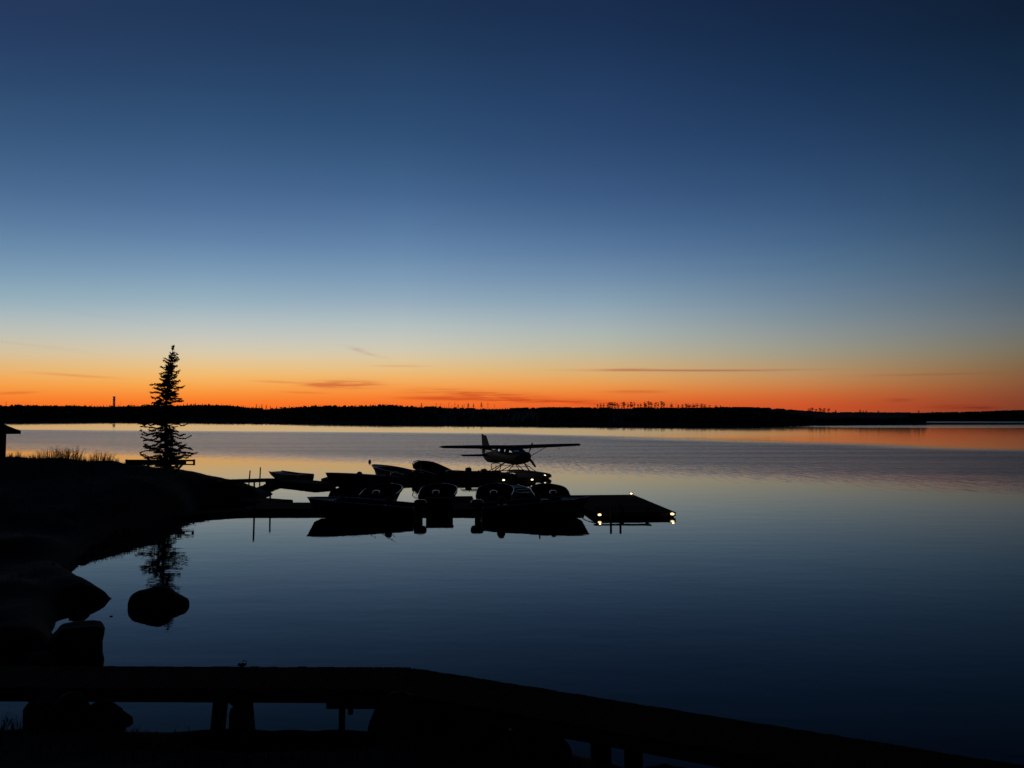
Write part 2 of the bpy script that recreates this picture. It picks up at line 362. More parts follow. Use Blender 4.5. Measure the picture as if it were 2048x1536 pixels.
# ------------------------------------------------------------------ water
def water_mat():
    m = bpy.data.materials.new('water'); m.use_nodes = True
    global nt
    keep = nt; nt = m.node_tree
    b = nt.nodes['Principled BSDF']
    b.inputs['Base Color'].default_value = (.002, .004, .006, 1); b.inputs['IOR'].default_value = 1.23; b.inputs['Specular Tint'].default_value = (.92, .88, .66, 1)
    ge = N('ShaderNodeNewGeometry'); s = N('ShaderNodeSeparateXYZ'); L(ge.outputs['Position'], s.inputs[0])
    X, Y = s.outputs[0], s.outputs[1]
    def noise(scale, sx, sy, det=3, seed=0):
        c = N('ShaderNodeCombineXYZ'); L(M('MULTIPLY', X, sx), c.inputs[0]); L(M('MULTIPLY', Y, sy), c.inputs[1]); c.inputs[2].default_value = seed
        n = N('ShaderNodeTexNoise'); n.inputs['Scale'].default_value = scale; n.inputs['Detail'].default_value = det
        L(c.outputs[0], n.inputs['Vector']); return n.outputs[0]
    def sstep(x, e0, e1):
        r = N('ShaderNodeMapRange', interpolation_type='SMOOTHSTEP'); L(x, r.inputs[0]); r.inputs[1].default_value = e0; r.inputs[2].default_value = e1; return r.outputs[0]
    big = M('SUBTRACT', noise(1.0, .02, .05, 3, 2.0), .5)
    str_ = M('SUBTRACT', noise(1.0, .012, .16, 4, 5.0), .5)
    # wind-ruffled band: its near edge and its (bent) far edge as lines on the lake
    grain = noise(1.0, 2.6, .30, 3, 9.0)
    near = M('ADD', M('MULTIPLY', M('SUBTRACT', grain, .5), 15.0), M('ADD', M('SUBTRACT', Y, M('MULTIPLY_ADD', X, -.6, 77.5)), M('MULTIPLY', big, 14.0)))
    fa = M('SUBTRACT', M('MULTIPLY_ADD', X, -.36, 218.0), Y); fb = M('SUBTRACT', M('MULTIPLY_ADD', X, -1.5, 216.0), Y)
    far = M('ADD', M('MINIMUM', fa, fb), M('MULTIPLY', big, 40.0))
    band = M('MULTIPLY', sstep(near, -15.0, 15.0), sstep(far, -22.0, 26.0))
    band = M('MULTIPLY', band, M('MINIMUM', M('MULTIPLY_ADD', str_, .9, .95), 1.0))
    far_calm = M('MULTIPLY', sstep(Y, 330.0, 420.0), sstep(X, 120.0, 190.0))
    band = M('MAXIMUM', band, M('MULTIPLY', far_calm, .8))
    # left to right the ruffle grows; close under the far left shore the water is only faintly stirred
    lr = sstep(X, -90.0, 55.0); strip = M('MULTIPLY', sstep(Y, 120.0, 230.0), M('SUBTRACT', 1.0, sstep(M('DIVIDE', X, Y), .12, .58)))
    rough = M('ADD', M('MULTIPLY', band, M('MULTIPLY_ADD', lr, .085, .105)), M('MULTIPLY_ADD', sstep(Y, 38.0, 90.0), .040, .018))
    L(rough, b.inputs['Roughness'])
    rip = noise(1.0, 1.5, .55, 3, 1.0); fine = noise(1.0, 2.2, 3.2, 2, 4.0); soft = noise(1.0, .35, .9, 2, 7.0)
    hgt = M('ADD', M('MULTIPLY', M('ADD', M('MULTIPLY', rip, .16), M('MULTIPLY', fine, .05)), band), M('ADD', M('MULTIPLY', soft, .0035), M('MULTIPLY', fine, .0010)))
    bp = N('ShaderNodeBump'); bp.inputs['Strength'].default_value = 1.0; bp.inputs['Distance'].default_value = 1.0
    if 'Filter Width' in bp.inputs: bp.inputs['Filter Width'].default_value = .1
    L(hgt, bp.inputs['Height'])
    # ripples seen at a grazing angle show their near faces: a small mean slope of the stirred water
    sl = N('ShaderNodeCombineXYZ'); L(M('MULTIPLY', M('ADD', M('MULTIPLY', strip, .026), M('MULTIPLY', band, M('MULTIPLY_ADD', M('SUBTRACT', grain, .5), .11, .034))), -1.0), sl.inputs[1])
    va = N('ShaderNodeVectorMath', operation='ADD'); L(bp.outputs[0], va.inputs[0]); L(sl.outputs[0], va.inputs[1])
    vn = N('ShaderNodeVectorMath', operation='NORMALIZE'); L(va.outputs[0], vn.inputs[0]); L(vn.outputs[0], b.inputs['Normal'])
    nt = keep
    return m
wm = MB(); rr = [0, 40, 200, 800, 2600]
nw = 64
wm.v = [(0, 0, 0)]
for r_ in rr[1:]: wm.v += [(r_ * cos(2 * pi * k / nw), r_ * sin(2 * pi * k / nw), 0) for k in range(nw)]
wm.f = [(0, 1 + k, 1 + (k + 1) % nw) for k in range(nw)]
for i in range(len(rr) - 2):
    o_ = 1 + i * nw
    wm.f += [(o_ + k, o_ + nw + k, o_ + nw + (k + 1) % nw, o_ + (k + 1) % nw) for k in range(nw)]
tag(wm.build('water', water_mat()), 'calm lake water with a ruffled grey band across its middle', 'water', kind='structure')

# ------------------------------------------------------------------ far wooded shore
rnd = random.Random(11)
def conifer(mb, x, y, z0, h, w, n=6, tiers=4):
    for t in range(tiers):
        zb = z0 + h * (.12 + .80 * t / tiers); zt = z0 + h * min(1, .12 + .80 * (t + 1.9) / tiers); rw = w * (1 - t / (tiers + .4))
        a0 = rnd.uniform(0, pi)
        vs = [(x + rnd.uniform(-.1, .1) * w, y, zt)]
        for k in range(n):
            rj = rw * rnd.uniform(.6, 1.1)
            vs.append((x + rj * cos(a0 + 2 * pi * k / n), y + rj * sin(a0 + 2 * pi * k / n), zb + rnd.uniform(-.06, .06) * h))
        mb.add(vs, [(0, 1 + k, 1 + (k + 1) % n) for k in range(n)] + [tuple(range(n, 0, -1))])
    mb.tube([(x, y, z0 - .5), (x, y, z0 + h * .6)], [w * .08, w * .04], 4)
def broad(mb, x, y, z0, h, w):
    for _ in range(9):
        a = rnd.uniform(0, 2 * pi); r = w * rnd.uniform(0, .75); zc_ = z0 + h * rnd.uniform(.35, .86); s = w * rnd.uniform(.28, .5)
        cx, cy = x + r * cos(a), y + r * sin(a)
        vs = [(cx + s * rnd.uniform(.6, 1.2) * dx, cy + s * rnd.uniform(.6, 1.2) * dy, min(z0 + h, zc_ + s * rnd.uniform(.6, 1.1) * dz)) for dx, dy, dz in
              ((1, 0, 0), (.5, .87, .1), (-.5, .87, -.1), (-1, 0, 0), (-.5, -.87, .1), (.5, -.87, 0), (.1, 0, 1), (0, .1, -1))]
        mb.add(vs, [(k, (k + 1) % 6, 6) for k in range(6)] + [((k + 1) % 6, k, 7) for k in range(6)])
    mb.tube([(x, y, z0 - .5), (x, y, z0 + h * .6)], [w * .09, w * .05], 4)
fm = MB()
px = -330.0
ROWS = 7
for r_ in range(ROWS):
    px = -330.0
    while px < 2380:
        right = px > 1850
        D0 = 876 if right else float(shoreD(px))
        dep = D0 + 7 + r_ * 15 + rnd.uniform(-5, 5)
        x = (px - CX) / F * dep; g = max(.2, hzs(x, dep)); tz = float(ridgeZ(px, dep))
        last = r_ == ROWS - 1
        fr = .50 + .50 * r_ / (ROWS - 1) if not last else 1.0
        clump = .5 + .5 * sin(px * .031 + 1.3) * sin(px * .0117)
        conif = rnd.random() < (.7 if 490 < px < 560 or 840 < px < 1080 else .16 + .22 * clump)
        jit = rnd.uniform(.90, 1.06) if not conif else rnd.uniform(.94, 1.13)
        h = (tz * fr - g) * jit
        if h > 1.0:
            if conif: conifer(fm, x, dep, g - .2, h, max(.7, h * rnd.uniform(.12, .22)))
            else: broad(fm, x, dep, g - .2, h, rnd.uniform(1.6, 3.4))
        px += (1.9 if last else 3.0) * F / dep * rnd.uniform(.7, 1.3)
tag(fm.build('far_wood', MT['forest']), 'unbroken dark wood along the far shore of the lake', 'wood', kind='stuff')

# dead or thin trees standing out on the far ridge, each its own object
def snag_mesh(kind, seed):
    g = random.Random(seed); mb = MB(); h = 1.0
    lean = g.uniform(-.05, .05)
    mb.tube([(0, 0, -.6), (lean * .5, 0, .5), (lean, 0, h)], [.014, .011, .006], 5)
    if kind == 'tuft':
        for q_ in range(26):
            cz = g.uniform(.10, 1.0); cx, s = lean * cz + g.gauss(0, .045), g.uniform(.045, .085)
            vs = [(cx + s * g.uniform(.7, 1.3) * a, s * b_, cz + s * .55 * c_) for a, b_, c_ in ((1, 0, 0), (0, 1, 0), (-1, 0, 0), (0, -1, 0), (0, 0, 1), (0, 0, -1))]
            mb.add(vs, [(0, 1, 4), (1, 2, 4), (2, 3, 4), (3, 0, 4), (1, 0, 5), (2, 1, 5), (3, 2, 5), (0, 3, 5)])
    elif kind == 'spire':
        for k in range(9):
            z = .25 + .08 * k; w = .12 * (1 - k / 10)
            for s in (-1, 1): mb.bar((lean * z, 0, z), (lean * z + s * w * g.uniform(.6, 1.2), g.uniform(-.05, .05), z - .03), .03, .04)
    else:
        for k in range(5):
            z = g.uniform(.35, .95); s = g.choice((-1, 1)); mb.bar((lean * z, 0, z), (lean * z + s * g.uniform(.05, .12), 0, z + .07), .014, .014)
    return mb
variants = {}
for kind in ('tuft', 'spire', 'bare'):
    variants[kind] = []
    for s_ in range(7 if kind == 'tuft' else 3):
        ob = snag_mesh(kind, 40 + s_ * 7 + len(kind)).build('dead_tree' if kind == 'bare' else 'thin_tree', MT['deadwood'] if kind == 'bare' else MT['forest'])
        variants[kind].append(ob)
used = set()
def snag(kind, px, ytop, ybase, name, label, group, wscale=1.0):
    src = rnd.choice(variants[kind])
    o = src if src.name not in used else src.copy()
    if src.name in used: col.objects.link(o)
    used.add(o.name)
    D = float(shoreD(px)) + 100
    p = W(px, ybase + 1.5, D); t = W(px, ytop, D); h = t.z - p.z
    o.location = (p.x, D, p.z); o.scale = (h * wscale, h * wscale, h); o.rotation_euler = (0, 0, rnd.uniform(-.4, .4))
    tag(o, label, 'tree', group); return o
RIDGE = [(1188, 803, .5)] + [(x_ + rnd.uniform(-1.5, 1.5), t_, w_) for x_, t_, w_ in (
    (1195, 808, 2.4), (1202, 807, 2.6), (1209, 807, 2.4), (1216, 806, 2.4), (1220, 804, 2.8), (1225, 804, 3.0), (1230, 804.5, 2.8), (1236, 806, 2.0), (1239, 809, 2.2), (1246, 804, 2.6), (1250, 803.5, 2.4),
    (1257, 804, 1.4), (1261, 803.5, 2.0), (1265, 803, 1.4), (1268, 804, 1.5), (1275, 808, 2.2), (1283, 807, 2.6), (1289, 804, 1.3), (1293, 802.5, 1.7), (1297, 802, 2.0), (1302, 803.5, 2.2), (1309, 806, 1.4), (1313, 804, 1.6), (1318, 804.5, 1.5),
    (1324, 802, 2.2), (1328, 804, 2.0), (1336, 804, .9), (1345, 804.5, 1.8), (1352, 804, .9), (1357, 809, 3.0), (1365, 808.5, 3.2), (1373, 807, 3.4), (1380, 806.5, 3.4), (1387, 806.5, 3.2), (1394, 807, 3.2), (1402, 806.5, 3.6), (1410, 808, 3.2), (1419, 810, 3.2), (1432, 809, 2.6), (1440, 810.5, 3.0))]
for px_, t_, w_ in RIDGE:
    snag('tuft' if w_ > 1.0 else 'bare', px_, t_, 815, 'thin_tree', 'thin tree in the open stand on the far ridge right of the plane', 'thin trees of the open stand on the far ridge', w_)
for px_ in (822, 836, 843, 873, 881, 888, 897, 903, 909, 917, 925, 929, 936, 938, 947, 963, 975, 988):
    snag('bare' if rnd.random() < .6 else 'spire', px_ + rnd.uniform(-1, 1), rnd.uniform(803, 811), 815, 'dead_tree',
         'spindly dead tree poking above the far wood behind the plane tail', 'spindly dead trees on the far shore behind the plane', 2.0)
for px_ in (503, 512, 519, 524, 532, 541, 553, 566, 578, 588):
    snag('spire', px_, rnd.uniform(807, 813), 818, 'thin_tree', 'small pointed spruce in the dip of the far skyline', 'pointed spruces in the dip of the far skyline', 1.5)
for px_ in (1618, 1625, 1632, 1641, 1648, 1657, 1672, 1721, 1727, 1733, 1757, 1838):
    snag('tuft' if px_ < 1660 else 'spire', px_, rnd.uniform(814, 818) if px_ < 1660 else rnd.uniform(818, 821), 825, 'thin_tree',
         'small scraggy tree on the low far shore at right', 'scraggy trees on the low far shore at right', 3.4)
snag('bare', 241, 802, 811, 'dead_tree', 'thin bare pole of a dead tree just right of the far mast', None, .7)
snag('bare', 263, 803, 811, 'dead_tree', 'thin bare dead tree between the far mast and the tall spruce', None, .7)
snag('spire', 12, 802, 810, 'thin_tree', 'lone small spire of a spruce above the cabin roof on the far skyline', None, .9)
for k, lst in variants.items():
    for ob in lst:
        if ob.name not in used: bpy.data.objects.remove(ob)
p = W(228, 811, 760); t = W(228, 793, 760)
mr_ = empty('mast', (p.x, 760, p.z - 2), 0, 'tall dark mast standing above the far wood left of the spruce', 'mast')
hm = t.z - p.z + 2; mb = MB()
for sx, sy in ((-1, -1), (1, -1), (1, 1), (-1, 1)): mb.bar((sx * .75, sy * .75, 0), (sx * .45, sy * .45, hm), .35, .35)
nb = 9
for k in range(nb):
    z0, z1 = hm * k / nb, hm * (k + 1) / nb
    for sy in (-.7, .7): mb.bar((-.7, sy, z0), (.7, sy, z1), .22, .22); mb.bar((.7, sy, z0), (-.7, sy, z1), .22, .22)
mb.build('tower', MT['steel'], mr_)
for zz in (hm - .4, hm - 3.2):
    mb = MB(); mb.box((0, 0, zz), (1.95, 1.95, .8)); mb.build('antenna', MT['steel'], mr_)

# ------------------------------------------------------------------ tall spruce on the bank
def spruce():
    g = random.Random(5)
    base = W(332, 946, 50.4); gz = hz(base.x, base.y); base.z = gz - .15
    top = W(344, 692, 50.4); Ht = top.z - base.z
    root = empty('spruce_tree', base, 0, 'tall lone spruce with ragged tiers of branches on the left bank', 'tree')
    def axis(t):
        pts = [(0, 0), (.15, -.02), (.5, -.12), (.72, .02), (.88, .22), (1.0, .34)]
        return Vector((np.interp(t, [p[0] for p in pts], [p[1] for p in pts]), .05 * sin(t * 5), Ht * t))
    tr = MB(); ts = [0, .05, .15, .3, .45, .6, .75, .88, .97, 1.0]
    tr.tube([axis(t) for t in ts], [.20, .15, .13, .115, .095, .075, .05, .03, .014, .008], 9)
    tr.build('trunk', MT['bark'], root, True)
    # half width of the crown against height, read off the outline
    prof_t = [.03, .13, .20, .27, .33, .39, .47, .55, .62, .70, .75, .83, .87, .91, .945, .96, 1.0]
    prof_w = [.9, 1.60, 1.45, 1.70, 1.50, 1.45, 1.32, 1.22, .90, 1.00, .66, .52, .48, .24, .12, .05, .08]
    cr = MB()
    def sprig(p, d, l, w):
        d = d.normalized(); s = d.cross(Vector((g.uniform(-.3, .3), g.uniform(-.3, .3), 1))).normalized() * w
        u = s.cross(d).normalized() * w * .6
        m_ = p + d * l * .5
        cr.add([p, m_ + s, p + d * l, m_ - s, m_ + u, m_ - u], [(0, 1, 2, 3), (0, 4, 2, 5)])
    nb_ = 230; angs = 0.0
    for bi in range(nb_):
        t = .03 + .92 * ((bi + g.random()) / nb_) ** 1.05
        wmax = float(np.interp(t, prof_t, prof_w))
        angs += 2.39996 + g.uniform(-.5, .5); a = angs
        ln = wmax * g.choice((.25, .4, .6, .8, .95, 1.0, 1.15))
        if ln < .05: continue
        p0 = axis(t); out = Vector((cos(a), sin(a), 0))
        low = t < .62
        sag = g.uniform(.05, .42) if low else g.uniform(-.05, .30); up = g.uniform(.04, .24)
        if t > .86: sag = g.uniform(-.6, .2)
        bend = g.uniform(-.2, .2); side = out.cross(Vector((0, 0, 1)))
        path = [p0 + out * ln * s_ + side * bend * ln * s_ * s_ + Vector((0, 0, ln * (-sag * s_ * 1.5 + up * s_ ** 3 * 1.7 + .05 * sin(s_ * 9 + bi)))) for s_ in (0, .25, .5, .75, 1.0)]
        cr.tube(path, [.028, .021, .016, .011, .005], 4, False)
        steps = max(5, int(ln / .05)); bare = g.uniform(.0, .28) if low else 0.0
        thick = g.uniform(.7, 1.35)
        for i_ in range(steps):
            s_ = bare + (1 - bare) * (i_ + g.random()) / steps
            j_ = min(3, int(s_ * 4)); q_ = path[j_].lerp(path[j_ + 1], s_ * 4 - j_)
            tl = (.15 + .08 * (1 - s_)) * thick * min(1, ln / .5 + .25)
            for sg in (-1, 1):
                d_ = out * g.uniform(.3, 1.0) + side * sg * g.uniform(.2, 1.1) + Vector((0, 0, g.uniform(-.55, .30)))
                sprig(q_, d_, tl * g.uniform(.7, 1.3), .042)
                if g.random() < .7: sprig(q_ + d_.normalized() * tl * .4, d_ + side * sg * .6 + Vector((0, 0, g.uniform(-.6, .1))), tl * .65, .036)
                if g.random() < .40: sprig(q_, out * .5 + Vector((0, 0, -g.uniform(.2, .9))), tl * .62, .036)
                if g.random() < .40: sprig(q_, out * .7 + Vector((0, 0, g.uniform(.1, .6))), tl * .55, .036)
    for _ in range(70):
        z = g.uniform(.962, .992); sprig(axis(z), Vector((g.uniform(-1, 1), g.uniform(-1, 1), g.uniform(.4, 2.0))), g.uniform(.10, .2), .03)
    cr.build('crown', MT['needle'], root)
spruce()

# ------------------------------------------------------------------ cabin at the left edge
def cabin():
    D = 42.0; xr = W(12, 900, D).x; ez = W(38, 858, D).z; w = 6.4; dp = 5.0
    zg = hz(xr - 1, D) - .6
    rz_ = atan2(-xr, D) + R(1.0); ofs = Matrix.Rotation(rz_, 3, 'Z') @ Vector((-w / 2, dp / 2, 0))
    root = empty('cabin', (xr + ofs.x, D + ofs.y, zg), rz_, 'dark lakeside cabin corner with overhanging eave at the left edge of the picture', 'cabin')
    wt = ez - zg + .05
    mb = MB(); hw, hd = w / 2, dp / 2
    t_ = .15
    mb.box((0, -hd + t_ / 2, wt / 2), (w, t_, wt)); mb.box((0, hd - t_ / 2, wt / 2), (w, t_, wt))
    for s in (-1, 1): mb.box((s * (hw - t_ / 2), 0, wt / 2), (t_, dp - 2 * t_, wt))
    rise = .48 * hw
    for s in (-1, 1):
        y0, y1 = s * hd - s * t_, s * hd
        mb.add([(-hw, y0, wt), (hw, y0, wt), (0, y0, wt + rise), (-hw, y1, wt), (hw, y1, wt), (0, y1, wt + rise)], [(0, 1, 2), (5, 4, 3), (0, 3, 4, 1), (1, 4, 5, 2), (2, 5, 3, 0)])
    mb.build('wall', MT['siding'], root)
    rf = MB(); ov = .60; th = .14
    for s in (-1, 1):
        e = (s * (hw + ov), wt - .48 * ov); r_ = (0, wt + rise)
        vs = []
        for y in (-hd - .5, hd + .5):
            vs += [(e[0], y, e[1] + .01), (r_[0], y, r_[1] + .01), (r_[0], y, r_[1] + th + .01), (e[0], y, e[1] + th + .01)]
        rf.add(vs, [(0, 1, 2, 3), (7, 6, 5, 4), (0, 4, 5, 1), (3, 2, 6, 7), (0, 3, 7, 4), (1, 5, 6, 2)])
    roof = rf.build('roof', MT['shingle'], root)
    for s in (-1, 1):
        sf = MB(); pr_ = [(s * (hw + .005), wt - .48 * ov - .03), (s * (hw + ov - .01), wt - .48 * ov - .03), (s * (hw + ov - .01), wt - .48 * ov + .005), (s * (hw + .005), wt - .005)]
        sf.loft([[Vector((x_, y_, z_)) for x_, z_ in pr_] for y_ in (-hd - .48, hd + .48)]); sf.build('soffit', MT['siding'], roof)
    for s in (-1, 1):
        fb = MB(); fb.box((s * (hw + ov + .02), 0, wt - .48 * ov + .05), (.04, dp + 1.0, .2)); fb.build('fascia', MT['beam'], roof)
    wn = MB(); wn.box((.6, -hd - .03, wt * .62), (1.1, .06, .9)); wf = wn.build('window', MT['beam'], root)
    pn = MB(); pn.box((.6, -hd - .062, wt * .62), (.94, .012, .74)); pn.build('pane', MT['glass'], wf)
    dm = MB(); dm.box((-1.6, -hd - .03, 1.35), (.95, .06, 2.0)); dr = dm.build('door', MT['plank'], root)
    hn = MB(); hn.tube([(-1.25, -hd - .06, 1.35), (-1.25, -hd - .13, 1.35), (-1.36, -hd - .13, 1.35)], .016, 6); hn.build('handle', MT['steel'], dr)
cabin()

# ------------------------------------------------------------------ wooden rail beside the spruce
def railing():
    a = W(252, 921, 45.6); b = W(388, 921, 44.2)
    root = empty('railing', ((a.x + b.x) / 2, (a.y + b.y) / 2, hz(b.x, b.y)), 0, 'low two-bar wooden railing running past the foot of the spruce', 'railing')
    o = root.location
    a2 = W(252, 929, 45.6); b2 = W(388, 929, 44.2)
    mb = MB(); mb.bar(a - o, b - o, .06, .10); mb.build('rail', MT['beam'], root)
    mb = MB(); mb.bar(a2 - o, b2 - o, .06, .07); mb.build('rail', MT['beam'], root)
    for s in (0, .33, .60, .995):
        p = a.lerp(b, s) - o; q = a2.lerp(b2, s) - o
        gz = hz(*(a.lerp(b, s).xy)) - .1 - o.z
        mb = MB(); mb.bar((p.x, p.y + .06, q.z - .05 if s > .9 else gz), (p.x, p.y + .06, p.z + .06), .10, .08); mb.build('post', MT['beam'], root)
    pm = MB()
    for s in np.linspace(.05, .86, 15): 
        p = a.lerp(b, s) - o; q = a2.lerp(b2, s) - o; pm.bar((p.x, p.y, p.z), (q.x, q.y, q.z), .05, .22)
    pm.build('slats', MT['plank'], root)
    # leaning support that carries the free end
    p = a.lerp(b, .84) - o; q = a.lerp(b, .70)
    mb = MB(); mb.bar((p.x, p.y + .05, p.z - .2), (q.x - o.x, q.y + .05 - o.y, hz(q.x, q.y) - .1 - o.z), .09, .08); mb.build('brace', MT['beam'], root)
railing()

# ------------------------------------------------------------------ weeds and grasses on the bank
def weed_mesh(seed, dense=1.0, leafy=.5):
    g = random.Random(seed); mb = MB(); lf = MB()
    for _ in range(int(26 * dense)):
        a = g.uniform(0, 2 * pi); r = abs(g.gauss(0, .28)); h = g.uniform(.25, 1.0) * (1 - .45 * r); ln = g.uniform(.05, .5) * h
        p = Vector((r * cos(a), r * sin(a) * .7, -.05)); b = a + g.uniform(-.8, .8)
        pts = [p, p + Vector((cos(b) * ln * .25, sin(b) * ln * .25, h * .55)), p + Vector((cos(b) * ln, sin(b) * ln, h))]
        mb.tube(pts, [.010, .007, .002], 4, False)
        if g.random() < leafy:
            for s in np.linspace(.35, 1.0, g.randint(4, 8)):
                q_ = pts[1].lerp(pts[2], (s - .5) * 2) if s > .5 else pts[0].lerp(pts[1], s * 2)
                c_ = g.uniform(0, 2 * pi); d = Vector((cos(c_), sin(c_), g.uniform(.1, .9))) * g.uniform(.06, .13); sd = d.cross(Vector((0, 0, 1))).normalized() * .034
                lf.add([q_, q_ + d * .5 + sd, q_ + d, q_ + d * .5 - sd], [(0, 1, 2, 3)])
    return mb, lf
weeds = []
for s_ in range(4):
    mb, lf = weed_mesh(60 + s_, 1.5, (.95, .6, .2, .85)[s_])
    r_ = empty('weed_plant', (0, 0, -50)); tag(r_, 'w', 'plant')
    mb.build('stem_foliage', MT['grass'], r_); lf.build('leaf_foliage', MT['leaf'], r_)
    weeds.append(r_)
wu = set()
WEEDS = [(24, 42, .45, 'short weeds right beside the cabin wall'), (40, 42, .8, 'thin spreading grass tuft a little right of the cabin'), (52, 42, .45, 'low sprig between the two grass tufts near the cabin'),
         (70, 42, .62, 'narrow weed with a seed head on the bank right of the cabin'), (85, 42, .75, 'weed with a round tip on the bank'), (100, 42, .85, 'leafy weed at the left side of the tallest bush'), (116, 42, 1.15, 'thick dark leafy bush of weeds on the bank top'),
         (124, 41.5, 1.0, 'second leafy bush leaning right beside the thickest one'), (138, 42, 1.0, 'upright weed stems on the bank'), (152, 42, 1.32, 'tallest spiky weed stalk on the left bank'), (160, 42.4, .8, 'grassy tuft behind the tallest weed stalk'),
         (172, 42, .55, 'low curled weed in the gap along the bank top'), (188, 42, .7, 'small weed left of the round shrub'), (198, 42, .95, 'upright twin weed stems on the bank'), (210, 42, .85, 'rounded leafy shrub at the right end of the bank top'),
         (222, 42, .7, 'shrub sloping down at the end of the bank top'), (236, 42.5, .4, 'short grass where the bank top falls away'), (270, 44, .6, 'low bush left of the spruce under the railing'), (285, 44.4, .8, 'dark bush against the left side of the spruce'), (298, 44.3, .7, 'bush at the left foot of the spruce'),
         (312, 44.2, .6, 'undergrowth left of the spruce trunk'), (352, 44.0, .5, 'weeds right of the spruce trunk'), (366, 43.8, .35, 'small sprig on the mound right of the spruce'), (378, 43.6, .30, 'tiny sprig on the crest of the mound'), (420, 44, .22, 'single small stalk on the slope to the back gangway'),
         (232, 30.6, .55, 'leafy plant overhanging the water on the near bank'), (246, 31.6, .6, 'bushy plant at the edge of the near bank'), (262, 32.3, .5, 'small plant at the water edge of the near bank'), (20, 10.9, .6, 'reedy stalks by the water at the left end of the boardwalk'), (52, 10.8, .5, 'grass stalks by the rock pile under the boardwalk'), (282, 10.9, .35, 'small grass tuft right of the rock pile')]
for i, (px_, D, s, lab) in enumerate(WEEDS):
    k = i % 4 if D > 20 else 2
    src = weeds[k]; o = src if k not in wu else copy_tree(src); wu.add(k)
    x = (px_ - CX) / F * D
    place(o, (x, D, hz(x, D)), rnd.uniform(0, 6), lab, 'weeds and small plants along the bank', s * .72)
# grass cover nobody could count
gm = MB(); g = random.Random(3)
pts = []
for _ in range(9000):
    px_ = g.uniform(-120, 470); D = g.uniform(27, 46.5) if g.random() < .9 else g.uniform(14, 27); pts.append(((px_ - CX) / F * D, D))
pts += [(g.uniform(-9, 3), g.uniform(9.4, 10.6)) for _ in range(900)]
pa = np.array(pts); hh_, dd_ = land(pa)
for (x, y), z, d in zip(pts, hh_, dd_):
    if d < .5 or z < .2: continue
    h = g.uniform(.05, .20) * (1 if d > 1 else .6); a = g.uniform(0, 2 * pi); l = g.uniform(0, .6) * h; w = .012
    gm.add([(x - w, y, z - .02), (x + w, y, z - .02), (x + l * cos(a), y + l * sin(a), z + h)], [(0, 1, 2)])
tag(gm.build('grass', MT['grass']), 'short rough grass covering the left bank', 'grass', kind='stuff')

# ------------------------------------------------------------------ rocks
def rock(name, c, size, seed, label, group=None, sub=3, jag=.22, rz=0.0, flat=None, cat='rock'):
    import bmesh
    bm = bmesh.new(); bmesh.ops.create_icosphere(bm, subdivisions=sub, radius=1.0)
    g = np.random.default_rng(seed)
    dirs = g.normal(size=(14, 3)); dirs /= np.linalg.norm(dirs, axis=1)[:, None]; cut = g.uniform(.50, .88, 14)
    for v in bm.verts:
        p = np.array(v.co)
        for d_, c_ in zip(dirs, cut):
            k = p @ d_
            if k > c_: p = p - d_ * (k - c_) * .97
        n = sum(np.sin(p @ g2 * f + ph) / f for g2, f, ph in ((dirs[0], 3.1, 1), (dirs[1], 5.3, 2), (dirs[2], 9.7, 3), (dirs[3], 15., 4)))
        p = p * (1 + jag * n)
        v.co = p
    me = bpy.data.meshes.new(name); bm.to_mesh(me); bm.free(); me.materials.append(MT['rock'])
    o = bpy.data.objects.new(name, me); col.objects.link(o); o.location = c; o.scale = size; o.rotation_euler = (0, 0, rz)
    return tag(o, label, cat, group)
def boulder_from_profile():
    # low boulder standing in the water: height against x, from its outline
    k = G(318, 1212).y / F
    prof = [(-60, 0), (-59, 12), (-55, 22), (-50, 26), (-43, 29), (-26, 33), (-10, 37), (2, 39), (12, 37), (18, 33), (26, 26), (36, 21), (46, 17), (54, 14), (58, 9), (59, 0)]
    c = G(318, 1212); mb = MB(); rings = []
    g = random.Random(8)
    nx = 44
    for i in range(nx + 1):
        x = -60 + 119.0 * i / nx
        h = np.interp(x, [p[0] for p in prof], [p[1] for p in prof]) * k * 1.02
        half = .40 * (max(0, 1 - ((x + .5) / 60) ** 2)) ** .45 + .03
        ring = []
        for j in range(15):
            a = pi * j / 14; y = -half * cos(a) * (1 + g.uniform(-.02, .02)); z = h * (sin(a) ** .65) * (1 + g.uniform(-.015, .015)) if 0 < j < 14 else -.25
            ring.append(Vector((x * k * .965, y, z)))
        rings.append(ring)
    mb.loft(rings)
    o = mb.build('boulder', MT['rock'], None, True); o.location = c
    tag(o, 'low rounded boulder alone in the water below the spruce reflection', 'rock')
boulder_from_profile()
def put_rock(px_, D, sx, sy, sz, seed, label, z=None, name='rock', group='rocks along the near shore', rz=0.0):
    x = (px_ - CX) / F * D
    zz = hz(x, D) if z is None else z
    return rock(name, (x, D, max(zz, -.1)), (sx, sy, sz), seed, label, group, rz=rz)
def block_rock():
    D = 15.45; k = D / F; g = random.Random(4); mb = MB()
    out = [(100, -.25), (104, .10), (112, .20), (128, .36), (136, .455), (160, .475), (196, .465), (211, .42), (213, .30), (210, .1), (211, -.25)]
    rings = []
    for j, (y, sx) in enumerate(((-.36, .80), (-.28, .97), (-.1, 1.0), (.15, .99), (.32, .93), (.42, .78))):
        rings.append([Vector(((px_ - 158) * k * sx + g.uniform(-.012, .012), y, z * (1 if 0 < j < 5 else .85) + g.uniform(-.012, .012))) for px_, z in out])
    mb.loft(rings)
    o = mb.build('rock', MT['rock'], None); o.location = ((158 - CX) * k, D, 0); o.rotation_euler = (0, 0, R(28))
    o.modifiers.new('bevel', 'BEVEL').width = .03
    tag(o, 'large square-sided rock standing behind the boardwalk', 'rock', 'rocks along the near shore')
block_rock()
